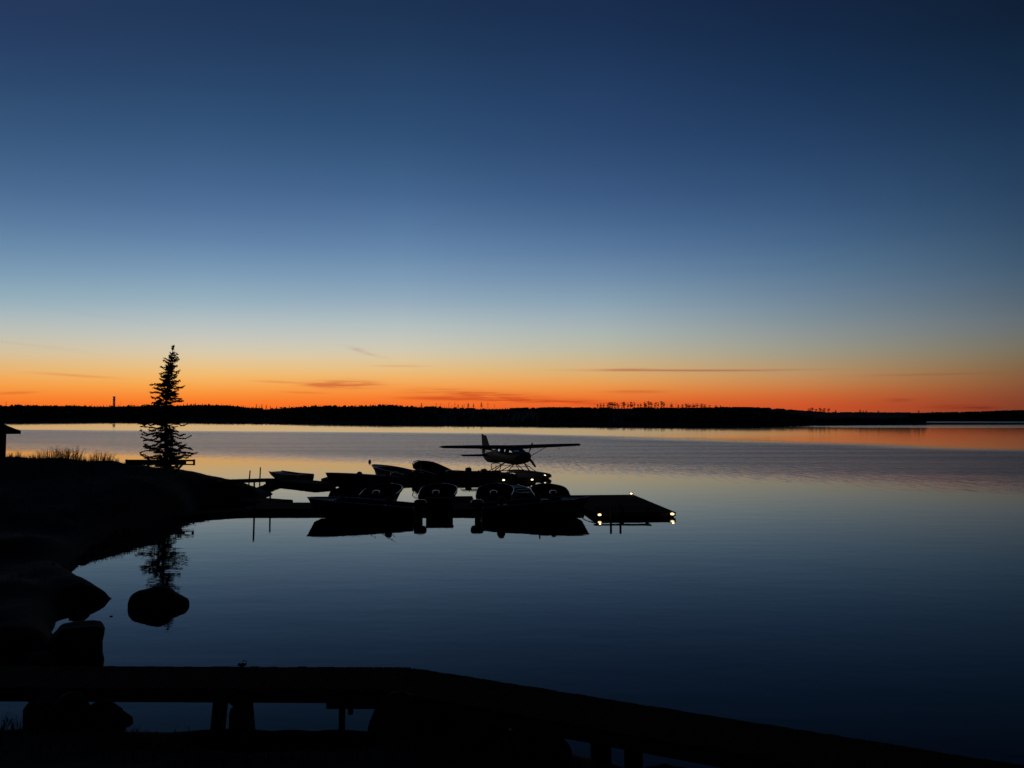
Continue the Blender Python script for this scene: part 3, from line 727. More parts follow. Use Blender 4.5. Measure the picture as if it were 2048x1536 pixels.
put_rock(92, 14.6, .34, .30, .22, 22, 'low rock wedged beside the square-sided rock', z=.0)
put_rock(198, 18.9, .26, .16, .10, 23, 'flat rock at the tip of the small headland')
put_rock(168, 19.4, .34, .26, .13, 24, 'hump of rock on the small headland')
put_rock(232, 17.95, .05, .05, .03, 25, 'tiny stone just breaking the water left of the boulder', z=.0)
put_rock(108, 10.8, .40, .32, .50, 26, 'rock at the left of the pile under the boardwalk', z=.30)
put_rock(168, 10.85, .48, .32, .54, 27, 'biggest rock in the pile under the boardwalk', z=.20)
put_rock(222, 10.8, .34, .32, .48, 28, 'rock right of the biggest one in the pile under the boardwalk', z=.28)
put_rock(254, 10.75, .19, .18, .16, 29, 'small upper rock at the right of the pile under the boardwalk', z=.45)
put_rock(256, 10.7, .20, .2, .2, 30, 'small lower rock at the right of the pile under the boardwalk', z=.14)
put_rock(90, 10.6, .16, .18, .18, 31, 'small rock at the far left of the pile under the boardwalk', z=.42)
put_rock(-6, 11.0, .14, .2, .22, 39, 'rounded rock cut by the left edge of the picture under the boardwalk', z=.38)
put_rock(800, 10.7, .52, .38, .62, 32, 'big rock under the corner of the boardwalk', z=.2)
put_rock(866, 10.6, .55, .38, .60, 33, 'second big rock just right of the boardwalk corner', z=.18)
put_rock(945, 10.4, .55, .42, .54, 34, 'broad rock under the right-hand stretch of boardwalk', z=.2)
put_rock(1030, 10.1, .52, .42, .52, 35, 'rock under the boardwalk left of its gaps', z=.2)
put_rock(1100, 9.9, .33, .3, .42, 36, 'rock just left of the small gap under the boardwalk', z=.18)
put_rock(1340, 9.3, .5, .4, .44, 37, 'rock right of the small gaps under the boardwalk', z=.14)
put_rock(560, 10.45, .10, .08, .07, 38, 'fist-sized stone on the bank edge between the posts')
put_rock(640, 10.45, .09, .08, .07, 40, 'small stone on the bank edge left of the thin posts')
put_rock(668, 10.45, .12, .08, .08, 41, 'small stone on the bank edge under the thin posts')
g = random.Random(17)
for i in range(30):
    t_ = i / 29; a_ = G(132, 1148).lerp(G(250, 1067), t_ * 1.9) if t_ < .526 else G(250, 1067).lerp(G(376, 1029), (t_ - .526) / .474)
    rock('shore_stone', (a_.x - .25 + g.uniform(-.15, .15), a_.y + .1 + g.uniform(-.1, .2), .05), (g.uniform(.12, .32), g.uniform(.12, .25), g.uniform(.08, .2)), 100 + i,
         'shore stone half in the water along the edge of the left bank', 'shore stones along the edge of the left bank', 2, rz=g.uniform(0, 3))
lg = MB(); a_ = W(44, 1399, 11.6); b_ = W(84, 1400, 11.4); lg.tube([a_ - Vector((.0, 0, 0)), a_.lerp(b_, .5), b_ + Vector((.3, 0, -.02))], [.02, .035, .04], 7)
tag(lg.build('driftwood', MT['deadwood']), 'short stick of driftwood poking left from the rock pile', 'driftwood')

# ------------------------------------------------------------------ near boardwalk
def boardwalk():
    zd = .75
    root = empty('boardwalk', (-1.56, 11.8, 0), 0, 'weathered wooden boardwalk with a bend crossing the foreground', 'boardwalk')
    o = Vector((-1.56, 11.8, 0))
    cor = G(822, 1335.5, zd); l0 = Vector((-10.5, cor.y + .11, zd)); d2 = (G(2048, 1531, zd) - cor); d2.normalize(); e2 = cor + d2 * 11
    n2 = Vector((d2.y, -d2.x, 0)); w1, w2 = .93, 1.0
    if n2.y > 0: n2 = -n2
    mb = MB(); x = l0.x; g = random.Random(2)
    d1 = (cor - l0).normalized()
    s = 0.0; tot_ = (cor - l0).length; g = random.Random(12)
    while s < tot_ - .01:
        w = min(.14, tot_ - s); p = l0 + d1 * (s + w / 2)
        dz = g.uniform(-.004, .004); ov = g.uniform(-.012, .012)
        mb.bar(p + Vector((0, .02 + ov, dz - .02)), p + Vector((0, -w1 + ov, dz - .02)), w - .004, .04); s += .147
    mb.v = [tuple(Vector(v) - o) for v in mb.v]
    mb.build('deck', MT['plank'], root)
    # the bend: planks of the right-hand stretch
    mb = MB(); s = 0.03
    while s < 11:
        p = cor + d2 * (s + .07); dz = g.uniform(-.004, .004); ov = g.uniform(-.012, .012)
        q0, q1 = p - n2 * (.02 + ov), p + n2 * (w2 - ov)
        mb.bar(q0 + Vector((0, 0, dz - .026)), q1 + Vector((0, 0, dz - .026)), .143, .04); s += .147
    # filling of the bend
    tri = [cor + Vector((0, 0, -.012)), cor + Vector((0, -w1, -.012)), cor + n2 * w2 + Vector((0, 0, -.012))]
    mb.add([p for p in tri] + [p - Vector((0, 0, .03)) for p in tri], [(0, 1, 2), (5, 4, 3), (0, 3, 4, 1), (1, 4, 5, 2), (2, 5, 3, 0)])
    mb.v = [tuple(Vector(v) - o) for v in mb.v]
    mb.build('deck', MT['plank'], root)
    for (a, b, off) in ((l0, cor, Vector((0, -w1 + .03, 0))), (l0, cor, Vector((0, -.03, 0))), (cor, e2, n2 * (w2 - .03)), (cor, e2, n2 * .03)):
        mb = MB(); mb.bar(a + off - o - Vector((0, 0, .125)), b + off - o - Vector((0, 0, .125)), .05, .15); mb.build('stringer', MT['beam'], root)
    def post(px0, px1, D, top=None, bot=-.2, w=.17):
        xa, xb = (px0 - CX) / F * D, (px1 - CX) / F * D
        m_ = MB(); m_.bar((xb - o.x, D - o.y, bot), (xa - o.x, D - o.y, (top or zd - .07)), w, w, (0, 1, 0)); m_.build('post', MT['beam'], root)
    post(452, 442, 11.02, w=.16); post(494, 507, 11.02, w=.20)
    post(690, 690, 11.0, w=.075); post(1198, 1198, 9.95, w=.24); post(1262, 1262, 9.7, w=.2); post(1560, 1560, 8.7, w=.2); post(-60, -60, 11.0)
    post(707, 707, 11.0, bot=.42, w=.06)
    m_ = MB(); xa = (462 - CX) / F * 11.02; xb = (490 - CX) / F * 11.02
    m_.bar((xa - o.x, 11.02 - o.y, zd - .1), (xb - o.x, 11.02 - o.y, .5), .05, .09, (0, 1, 0)); m_.build('brace', MT['beam'], root)
    m_ = MB(); xa = (660 - CX) / F * 11; m_.bar((xa - o.x, 11 - o.y, .555), (xa + .75 - o.x, 11 - o.y, .555), .08, .10, (0, 0, 1)); m_.build('crossbeam', MT['beam'], root)
    # cleat on the far edge
    c = G(484, 1333, zd)
    m_ = MB(); m_.tube([(c.x - o.x - .06, c.y - o.y, zd + .03), (c.x - o.x + .06, c.y - o.y, zd + .03)], .022, 7); m_.tube([(c.x - o.x, c.y - o.y, zd - .01), (c.x - o.x, c.y - o.y, zd + .04)], .03, 7)
    rg = [(c.x - o.x + .04 + .03 * cos(t), c.y - o.y, zd + .06 + .035 * sin(t)) for t in np.linspace(0, 2 * pi, 13)]
    m_.tube(rg, .006, 5, False); m_.build('cleat', MT['steel'], root)
boardwalk()
pz = MB(); D = 11.35; x = (478 - CX) / F * D
pz.tube([(x, D, -.3), (x, D, .28), (x, D, .36), (x, D, .395)], [.075, .072, .055, .02], 10)
tag(pz.build('short_post', MT['log'], None, True), 'short round-topped post in the water between the boardwalk posts', 'post')

# ------------------------------------------------------------------ floating docks and gangways
def dock(name, p0, p1, width, z, label, cat='dock', z1=None, floats=True, lip=.0, group=None, th=.13):
    p0, p1 = Vector((*p0, z)), Vector((*p1, z if z1 is None else z1))
    d = (p1 - p0); ln = d.length; d.normalize(); side = Vector((-d.y, d.x, 0)).normalized()
    mid = (p0 + p1) / 2; root = empty(name, (mid.x, mid.y, 0), 0, label, cat, group); o = Vector((mid.x, mid.y, 0))
    g = random.Random(int(ln * 1000)); mb = MB(); s = 0.0
    while s < ln - .02:
        w = min(.14, ln - s); c = p0 + d * (s + w / 2) - o + Vector((0, 0, -.02 + g.uniform(-.003, .003))); e = g.uniform(-.01, .01)
        mb.bar(c - side * (width / 2 + e), c + side * (width / 2 - e), w + .004, .04); s += .15
    mb.build('deck', MT['plank'], root)
    mb = MB()
    for s_ in (-1, 1):
        f_ = side * s_ * (width / 2 - .03)
        mb.bar(p0 + f_ - o - Vector((0, 0, .042 + th / 2)), p1 + f_ - o - Vector((0, 0, .042 + th / 2)), .05, th)
    for e_, sg in ((p0, 1), (p1, -1)):
        c = e_ + d * sg * .03 - o - Vector((0, 0, .042 + th / 2)); mb.bar(c - side * (width / 2 - .06), c + side * (width / 2 - .06), .05, th)
    mb.build('frame', MT['beam'], root)
    if floats:
        for s_ in (-1, 1):
            m_ = MB(); f_ = side * s_ * (width / 2 - .22); zz = Vector((0, 0, -p0.z + .02))
            m_.tube([p0 + d * .1 + f_ - o + zz, p1 - d * .1 + f_ - o + zz], .17, 10); m_.build('float_log', MT['log'], root)
    return root
xw = lambda px, D: (px - CX) / F * D
dock('dock', (xw(506, 38.4), 38.4), (3.45, 38.4), 2.8, .22, 'long front dock with boats tied along both sides')
tp0, tp1 = (5.66, 35.45), (4.98, 43.55)
dock('dock', tp0, tp1, 3.75, .23, 'wide platform dock with three lights at the right end of the front dock')
dock('finger_dock', (xw(928, 39.9), 39.86), (xw(928, 43.2) - .1, 43.1), 1.15, .21, 'short finger dock between the second and third stern-on boats')
dock('walkway', (xw(352, 35.5), 35.5), (xw(522, 37.35) , 37.35), 1.1, .12, 'narrow floating walkway from the left bank to the front dock', 'walkway', group=None, th=.05)
gp = W(430, 960, 45.6)
dock('gangway', (xw(426, 45.2), 45.2), (xw(552, 54.4), 54.4), 1.3, .92, 'sloping gangway from the mound to the back dock', 'gangway', z1=.30, floats=False, th=.16)
dock('dock', (xw(552, 55.0), 55.0), (xw(655, 50.6), 50.6), 1.7, .27, 'slanting piece of back dock joining the gangway')
dock('dock', (xw(650, 55.2), 55.2), (xw(1071, 55.0), 55.0), 1.7, .28, 'back dock in front of the floatplane with two bright lights')
dock('dock', (xw(495, 41.9), 41.9), (xw(560, 39.9), 40.6), 1.5, .2, 'short dock piece by the tip of the dark spit')
# boarded bench on the near edge of the platform
bx = MB(); bo = empty('bench', (xw(1245, 35.7), 36.0, .23), 0, 'low plank bench on the near edge of the platform dock', 'bench')
for k in range(3): bx.box((0, -.16 + k * .16, .17), (2.65, .14, .035))
bx.build('seat', MT['plank'], bo)
for s_ in (-1, 0, 1): m_ = MB(); m_.box((s_ * 1.15, 0, .075), (.1, .4, .15)); m_.build('leg', MT['beam'], bo)
for px_, lab in ((1221, 'left one of two thin mooring posts at the platform dock front'), (1240, 'right one of two thin mooring posts at the platform dock front')):
    m_ = MB(); x = xw(px_, 35.0); m_.tube([(x, 35.1, -1.0), (x, 35.1, .66), (x, 35.1, .70)], [.05, .05, .03], 8)
    tag(m_.build('mooring_post', MT['log'], None, True), lab, 'post', 'mooring posts at the front docks')
def pole(a, b, r_, lab, name='pole'):
    m_ = MB(); m_.tube([b, a], [r_, r_ * .85], 7); return tag(m_.build(name, MT['log'], None, True), lab, 'pole', 'poles at the docks')
def wp(px_, py_, D): return W(px_, py_, D)
pole(wp(500.3, 941, 53.0), wp(496.5, 985, 53.0), .05, 'shorter leaning pole at the back gangway')
pole(wp(521.0, 934.5, 53.6), wp(518.5, 985, 53.6), .05, 'tallest thin pole at the back gangway')
pole(wp(541, 959, 40.2) , W(540, 1040, 40.2), .05, 'thin pole right of the spit at the front dock')
pole(wp(508.6, 962, 37.9), W(508.8, 1045, 37.9), .05, 'pole at the joint of walkway and front dock')
pole(wp(387, 1023, 35.4), W(387, 1052, 35.4), .045, 'short stake beside the narrow walkway')
# rope hanging from platform corner
m_ = MB(); cA = Vector((3.35, 38.6, .25)); cB = Vector((3.86, 35.5, .22))
m_.tube([cA.lerp(cB, t) + Vector((-.10 * sin(pi * t), 0, .03 + .05 * sin(pi * t))) for t in np.linspace(0, 1, 9)], .022, 6)
tag(m_.build('mooring_rope', MT['rope'], None, True), 'rope curving across the left edge of the platform dock', 'rope')

# dock lights
def dock_light(loc, lab, size=1.0, m='lamp', face=-1):
    o = empty('dock_light', loc, 0, lab, 'dock light', 'lit lamps on the docks')
    b = MB(); b.box((0, .045 * size, 0), (.22 * size, .05, .13 * size)); b.build('housing', MT['black'], o)
    l_ = MB(); rings = []
    for yy, s in ((.02, 1.0), (-.02, .96), (-.05, .7), (-.065, .2)):
        rings.append([Vector((.080 * size * s * cos(2 * pi * k / 14), yy, .046 * size * s * sin(2 * pi * k / 14))) for k in range(14)])
    l_.loft(rings); l_.build('lens', MT[m], o, True)
    pl = bpy.data.lights.new('glow', 'POINT'); pl.energy = .8; pl.color = (1.0, .62, .28); pl.shadow_soft_size = .04
    po = bpy.data.objects.new('glow', pl); col.objects.link(po); po.parent = o; po.location = (0, -.16, .05)
    return o
fz = .165
def plat_pt(u, f, z):   # u across (-1 left, 1 right) f along
    a, b = Vector((*tp0, 0)), Vector((*tp1, 0)); d = (b - a).normalized(); s = Vector((d.y, -d.x, 0))
    p = a.lerp(b, f) + s * u * 1.875; p.z = z; return p
q = plat_pt(-.9, 0, .165); q.y -= .12; dock_light(q, 'warm light on the near left corner of the platform dock', 1.0)
q = plat_pt(.9, 0, .165); q.y -= .12; dock_light(q, 'warm light on the near right corner of the platform dock', 1.1)
q = plat_pt(.92, .985, .30); dock_light(q, 'white light on the far corner of the platform dock', .95, 'lamp_cool')
dock_light(Vector((xw(1007.3, 54.1), 54.05, .21)), 'left bright light on the back dock below the floatplane', 1.12, 'lamp_cool')
dock_light(Vector((xw(1064, 54.1), 54.05, .24)), 'right bright light on the back dock below the floatplane', 1.12, 'lamp_cool')

# ------------------------------------------------------------------ boats
def hull_mesh(L_, beam, bow, jon=False):
    st = np.linspace(0, 1, 17); rings = []; g_out = []
    hb = beam / 2
    if jon:
        bw = np.interp(st, [0, .5, .85, 1], [.95, 1, .92, .80]) * hb; gz = np.interp(st, [0, .5, .85, 1], [.42, .42, .48, bow])
        ch = bw * .86; cz = np.interp(st, [0, .6, .85, 1], [-.08, -.08, .08, bow - .22]); kz = cz - .01; rake = .25
    else:
        bw = np.interp(st, [0, .3, .55, .7, .8, .88, .94, .98, 1], [.92, 1, .99, .90, .75, .56, .34, .15, .03]) * hb
        gz = np.interp(st, [0, .5, 1], [.50, (.50 + bow) / 2 + .02, bow])
        ch = np.interp(st, [0, .3, .55, .7, .8, .9, 1], [.80, .84, .74, .55, .38, .18, .01]) * hb
        cz = np.interp(st, [0, .4, .6, .8, .92, 1], [.03, .03, .05, .11, .22, .42]); kz = np.interp(st, [0, .6, .85, .95, 1], [-.16, -.16, -.11, -.02, .14]); rake = .75
    for i, s in enumerate(st):
        xg = -L_ / 2 + L_ * s; xc = -L_ / 2 + (L_ - rake * .45) * s; xk = -L_ / 2 + (L_ - rake) * s
        fl = max(kz[i] + .1, .10 if not jon else .0); fl = min(fl, gz[i] - .05); ib = max(bw[i] - .05, .01); ic = max(min(ch[i], ib) - .06, .005)
        rings.append([Vector(p) for p in ((xg, bw[i], gz[i]), (xc + (xg - xc) * .45, (bw[i] + ch[i]) / 2 * 1.03, (gz[i] + cz[i]) / 2), (xc, ch[i], cz[i]), (xk, 0, kz[i]), (xc, -ch[i], cz[i]),
                      (xc + (xg - xc) * .45, -(bw[i] + ch[i]) / 2 * 1.03, (gz[i] + cz[i]) / 2), (xg, -bw[i], gz[i]), (xg - .02, -ib, gz[i] - .01), (xc, -ic, fl), (xc, ic, fl), (xg - .02, ib, gz[i] - .01))])
    mb = MB(); mb.loft(rings)
    return mb, st, bw, gz, ch, cz, kz
def outboard(parent, L_, tz, rz=0.0, s=1.0):
    ob = MB(); x0 = -L_ / 2 - .14
    # leg and bracket
    ob.box((x0 + .06, 0, tz - .02), (.14, .26, .24)); 
    ob.loft([[Vector((x0 + .12 * a - .05, .085 * b, z)) for a, b in ((1, .6), (0, 1), (-1, .5), (-1, -.5), (0, -1), (1, -.6))] for z in (tz - .62, tz - .3, tz + .1)])
    ob.box((x0 - .10, 0, tz - .48), (.30, .18, .02)); ob.tube([(x0 + .14, 0, tz - .66), (x0, 0, tz - .66), (x0 - .2, 0, tz - .66)], [.02, .055, .04], 8)
    o = ob.build('outboard_motor', MT['black'], parent)
    cw = MB(); rings = []
    for z, sx, sy in ((tz + .04, .22, .14), (tz + .10, .29, .185), (tz + .24, .31, .20), (tz + .34, .28, .185), (tz + .395, .20, .13), (tz + .41, .06, .04)):
        rings.append([Vector((x0 - .06 + sx * s * (abs(cos(a)) ** .7) * math.copysign(1, cos(a)), sy * s * (abs(sin(a)) ** .7) * math.copysign(1, sin(a)), z)) for a in np.linspace(0, 2 * pi, 17)[:-1]])
    cw.loft(rings); cw.build('cowl', MT['black'], o, True)
    pr = MB()
    for k in range(3):
        a = 2 * pi * k / 3; pr.bar((x0 - .21, .03 * cos(a), tz - .66 + .03 * sin(a)), (x0 - .23, .13 * cos(a), tz - .66 + .13 * sin(a)), .07, .012, (1, .4, 0))
    pr.build('propeller', MT['steel'], o)
    return o
def pedestal_seat(parent, x, y, z, turn=R(62)):
    m_ = MB(); m_.tube([(x, y, z - .1), (x, y, z + .14)], .035, 7); m_.box((x, y, z + .16), (.42, .42, .08))
    rings = []
    for k, (xx, s) in enumerate(((-.25, .55), (-.22, .95), (-.17, 1.0), (-.14, .8))):
        rings.append([Vector((x + xx, y + .21 * s * cos(2 * pi * j / 14), z + .40 + .21 * s * sin(2 * pi * j / 14))) for j in range(14)])
    rot = Matrix.Rotation(turn, 3, 'Z'); cc = Vector((x, y, 0))
    m_.loft([[rot @ (p - cc) + cc for p in r_] for r_ in rings])
    return m_.build('seat', MT['vinyl'], parent)
def make_boat(hm, L_=5.05, beam=2.0, bow=.87, motor=True, wheel=False, seats=((.9, 0),), windshield=False, cover=False, jon=False, rods=0, ridge=None):
    root = empty('jon_boat' if jon else 'motor_boat', (0, 0, 0)); tag(root, 'x', 'boat')
    mb, st, bw, gz, ch, cz, kz = hull_mesh(L_, beam, bow, jon)
    mb.build('hull', hm, root)
    for s in (-1, 1):
        gr = MB(); gr.tube([Vector((-L_ / 2 - .01, s * ch[0], cz[0] + .04)), Vector((-L_ / 2 - .012, s * (bw[0] * .55 + ch[0] * .48), cz[0] * .6 + gz[0] * .45)), Vector((-L_ / 2 - .012, s * (bw[0] + .005), gz[0] - .08))] + [Vector((-L_ / 2 + L_ * a, s * b, c + .012)) for a, b, c in zip(st, bw, gz)], .022, 6)
        gr.build('gunwale', MT['trim'], root, True)
    tr = MB(); tr.loft([[Vector((-L_ / 2 + dx, y, z)) for y, z in ((bw[0] - .02, gz[0] - .005), (ch[0] - .02, cz[0] + .005), (0, kz[0] + .01), (-ch[0] + .02, cz[0] + .005), (-bw[0] + .02, gz[0] - .005))] for dx in (.006, .05)])
    tr.build('transom', MT['alu'], root)
    fd = MB(); n0 = 12
    up = [(Vector((-L_ / 2 + L_ * st[i] - .03, bw[i] - .03, gz[i] - .02)), Vector((-L_ / 2 + L_ * st[i] - .03, -bw[i] + .03, gz[i] - .02))) for i in range(n0, 17)]
    fd.loft([[a, b, b - Vector((0, 0, .03)), a - Vector((0, 0, .03))] for a, b in up]); fd.build('foredeck', hm, root)
    for xs in ((-.36, .02) if not jon else (-.3, .1)):
        i = int((xs + .5) * 16); m_ = MB(); m_.box((xs * L_, 0, .36), (.32, 2 * (bw[i] + ch[i]) / 2 - .12, .05)); m_.box((xs * L_, 0, .22), (.26, 1.0 * beam * .5, .24)); m_.build('bench', MT['alu'], root)
    if not jon:
        for (sx, sy) in seats: pedestal_seat(root, sx, sy, .36)
    if motor: outboard(root, L_, gz[0] - .11)
    if wheel:
        c = MB(); c.box((.35, -.5, .55), (.35, .55, .55)); cs = c.build('console', MT['vinyl'], root, bevel=.03)
        w_ = MB(); w_.tube([Vector((.12, -.5 + .18 * cos(a), .80 + .18 * sin(a))) for a in np.linspace(0, 2 * pi, 17)], .018, 6, False)
        w_.tube([(.12, -.5, .62), (.12, -.5, .98)], .012, 5); w_.tube([(.12, -.5, .8), (.2, -.5, .78)], .02, 5)
        w_.build('steering_wheel', MT['black'], cs)
    if windshield:
        ws = MB(); fr = [(.75, .86, .63), (.50, .70, 1.02), (.62, 0, 1.10), (.50, -.70, 1.02), (.75, -.86, .63)]
        ws.tube(fr, .02, 6); ws.tube([(.95, .05, .68), (.62, .0, 1.10)], .016, 5)
        w_ = ws.build('windshield', MT['alu'], root)
        gl = MB(); gl.add([Vector(p) for p in fr] + [Vector((.95, 0, .66))], [(0, 1, 2, 5), (2, 3, 4, 5)]); gl.build('pane', MT['glass'], w_)
    if cover:
        cv = MB(); rings = []
        for i in range(0, 17):
            s = st[i]; hump = np.interp(s, [0, .1, .35, .62, .80, .92, 1], [.03, .16, .34, .50, .46, .26, .06])
            ring = []
            for j in range(13):
                a = pi * j / 12; ring.append(Vector((-L_ / 2 + (L_ + .02) * s, (bw[i] + .035) * cos(a), gz[i] + .0 + hump * sin(a) ** .8 - (.10 if j in (0, 12) else 0))))
            rings.append(ring)
        cv.loft(rings); cv.build('cover', MT['canvas'], root, True)
    if ridge:
        cv = MB(); rings = []
        for i in range(0, 17):
            s = st[i]; top = max(np.interp(s, [0, .12, .45, .8, 1], [gz[0] + .02, ridge - .16, ridge, bow + .10, bow + .02]), gz[i] + .015); w = bw[i] + .03; dz = top - gz[i]
            rings.append([Vector((-L_ / 2 + (L_ + .03) * s, w * y_, gz[i] + dz * f_ - dr)) for y_, f_, dr in ((1, 0, .10), (1, .02, 0), (.90, .30, 0), (.70, .52, 0), (.35, .77, 0), (.04, 1, 0), (-.04, 1, 0), (-.35, .77, 0), (-.70, .52, 0), (-.90, .30, 0), (-1, .02, 0), (-1, 0, .10))])
        cv.loft(rings); cv.build('cover', MT['canvas'], root)
    for k in range(rods):
        g = random.Random(k + 5); x = (.2, -.5, -1.1, .7)[k]; m_ = MB()
        b = Vector((x, .5 if k % 2 else .2, .35)); t = b + Vector(((-.9, -1.2, -.5, -.7)[k], -.1, (.62, .75, .6, .4)[k]))
        m_.tube([b, b.lerp(t, .5) + Vector((0, 0, .03)), t], [.022, .018, .012], 5); m_.build('fishing_rod', MT['black'], root)
    return root
# prototypes
bA = make_boat(MT['hullpaint'], seats=((1.0, 0), (-1.2, .35)), rods=4)
bB = make_boat(MT['hullblue'], seats=((.9, 0), (-1.55, -.1)), wheel=True)
bC = make_boat(MT['hullgreen'], L_=5.0, bow=.70, seats=(), ridge=.90)
bD = make_boat(MT['alu'], L_=5.0, bow=.96, seats=((.2, .3),))
bE = make_boat(MT['hullblue'], L_=5.0, bow=.9, cover=True, seats=(), windshield=False)
bJ = make_boat(MT['alu'], L_=3.7, beam=1.4, bow=.52, motor=False, jon=True)
GR = 'fishing boats tied up at the docks'
place(bA, (xw(611, 35.4) + 2.53, 35.85, 0), pi - .02, 'open fishing boat with bow pointing left along the near side of the front dock', GR)
place(bB, (1.10, 36.1, 0), .10, 'fishing boat with bow pointing right toward the lit platform dock', GR)
for i, (px_, lab) in enumerate(((753, 'leftmost of the four boats moored stern-on behind the front dock'), (872, 'second stern-on boat behind the front dock, left of the finger dock'),
                                (988, 'third stern-on boat behind the front dock, right of the finger dock'), (1106, 'rightmost stern-on boat, its peaked cover standing against the bright water'))):
    o = bC if i == 0 else copy_tree(bC)
    place(o, (xw(px_, 40.5) + (.0, -.05, .04, -.12)[i], 43.0, 0), pi / 2 + (.02, .03, -.02, .035)[i], lab, GR)
def moored(o, bx_, bD_, head, lab, half=2.5):       # bow point (pixel column, depth) and heading of the bow
    h = Vector((cos(head), sin(head), 0)); c = Vector((xw(bx_, bD_), bD_, 0)) - h * half; place(o, c, head, lab, GR)
moored(bD, 653, 50.4, pi + R(40), 'aluminium boat with blunt raised bow pointing left at the near side of the back dock')
moored(copy_tree(bD), 747, 59.6, pi - R(44), 'aluminium boat with high bow pointing left beyond the back dock, below the buoy')
moored(bE, 833, 60.2, pi - R(56), 'covered boat with a tall humped dark tarpaulin beyond the back dock')
o = copy_tree(bJ); place(o, (xw(942, 57.4), 57.5, .02), pi - .02, 'low flat boat side-on just left of the floatplane with two fuel cans in it', GR, 1.18)
place(bJ, (xw(581, 56.4), 56.6, .06), pi - R(38), 'flat-ended jon boat at the gangway end of the back dock', GR)
o = copy_tree(bJ); place(o, (xw(1040, 44.5), 44.4, .0), pi / 2 + .35, 'small jon boat between the two rightmost stern-on boats', GR, 1.05)

# dock box behind the bow-left boat
bo = empty('dock_box', (xw(880, 37.4), 37.42, .22), 0, 'wooden storage box on the front dock behind the bow-left boat', 'dock box')
m_ = MB(); m_.box((0, 0, .22), (1.26, .5, .44)); m_.build('body', MT['plank'], bo)
m_ = MB(); m_.box((0, -.01, .465), (1.34, .56, .045)); m_.build('lid', MT['plank'], bo)
for px_, h_, lab in ((937, .40, 'taller fuel can standing in the low flat boat beside the floatplane'), (968, .30, 'shorter fuel can standing in the low flat boat beside the floatplane')):
    fc = empty('fuel_can', (xw(px_, 57.4), 57.45, .47), .3, lab, 'fuel can', 'fuel cans in the low flat boat')
    m_ = MB(); m_.loft([[Vector((sx * a, sy * b_, z)) for a, b_ in ((1, .7), (.8, 1), (-.8, 1), (-1, .7), (-1, -.7), (-.8, -1), (.8, -1), (1, -.7))] for z, sx, sy in ((0, .20, .13), (.03, .22, .15), (h_ * .8, .22, .15), (h_ * .92, .17, .12), (h_, .08, .06))]); m_.build('body', MT['buoy'], fc)
    m_ = MB(); m_.tube([(.06, 0, h_ - .01), (.10, 0, h_ + .06)], [.035, .025], 7); m_.build('spout', MT['black'], fc)
# landing nets
def net(base, tip, w, lab):
    base, tip = Vector(base), Vector(tip); root = empty('landing_net', base, 0, lab, 'landing net', 'landing nets standing by the boats')
    d = tip - base; l = d.length; u = d.normalized(); s = u.cross(Vector((0, 1, 0))).normalized()
    h = MB(); h.tube([Vector((0, 0, 0)), u * l * .45, u * l * .9], .022, 6); h.build('handle', MT['black'], root)
    pts = []
    for a in np.linspace(-pi / 2, 3 * pi / 2, 25):
        ww = w * (.5 + .12 * sin(a)); pts.append(u * (l * .72 + l * .28 * sin(a)) + s * ww * (abs(cos(a)) ** .6) * math.copysign(1, cos(a)))
    f_ = MB(); f_.tube(pts, .030, 6, False); f_.build('hoop', MT['black'], root)
    n_ = MB()
    for k in range(1, 8):
        a = -1 + 2 * k / 8; wv = sqrt(1 - a * a)
        n_.tube([u * (l * .72 - l * .28 * wv) + s * w * .5 * a, u * (l * .70) + s * w * .5 * a + Vector((0, .22, 0)), u * (l * .72 + l * .28 * wv) + s * w * .5 * a], .003, 3, False)
        n_.tube([u * (l * .72 + l * .28 * a) - s * w * .5 * wv, u * (l * .72 + l * .28 * a) + Vector((0, .22, 0)), u * (l * .72 + l * .28 * a) + s * w * .5 * wv], .003, 3, False)
    n_.build('mesh', MT['netting'], root)
net(W(992, 958, 55.2), W(992, 926, 55.2), .66, 'landing net standing upright on the back dock beside the floatplane')
net(W(842, 953, 57.2), W(832, 922, 57.2), .62, 'landing net tilted left between the two boats beyond the back dock')
m_ = MB(); p = G(739.5, 924.5); m_.tube([p + Vector((0, 0, z)) for z in (-.15, .02, .12, .22, .27)], [.12, .15, .14, .10, .04], 10)
tag(m_.build('buoy', MT['buoy'], None, True), 'small marker buoy alone on the ruffled water', 'buoy')

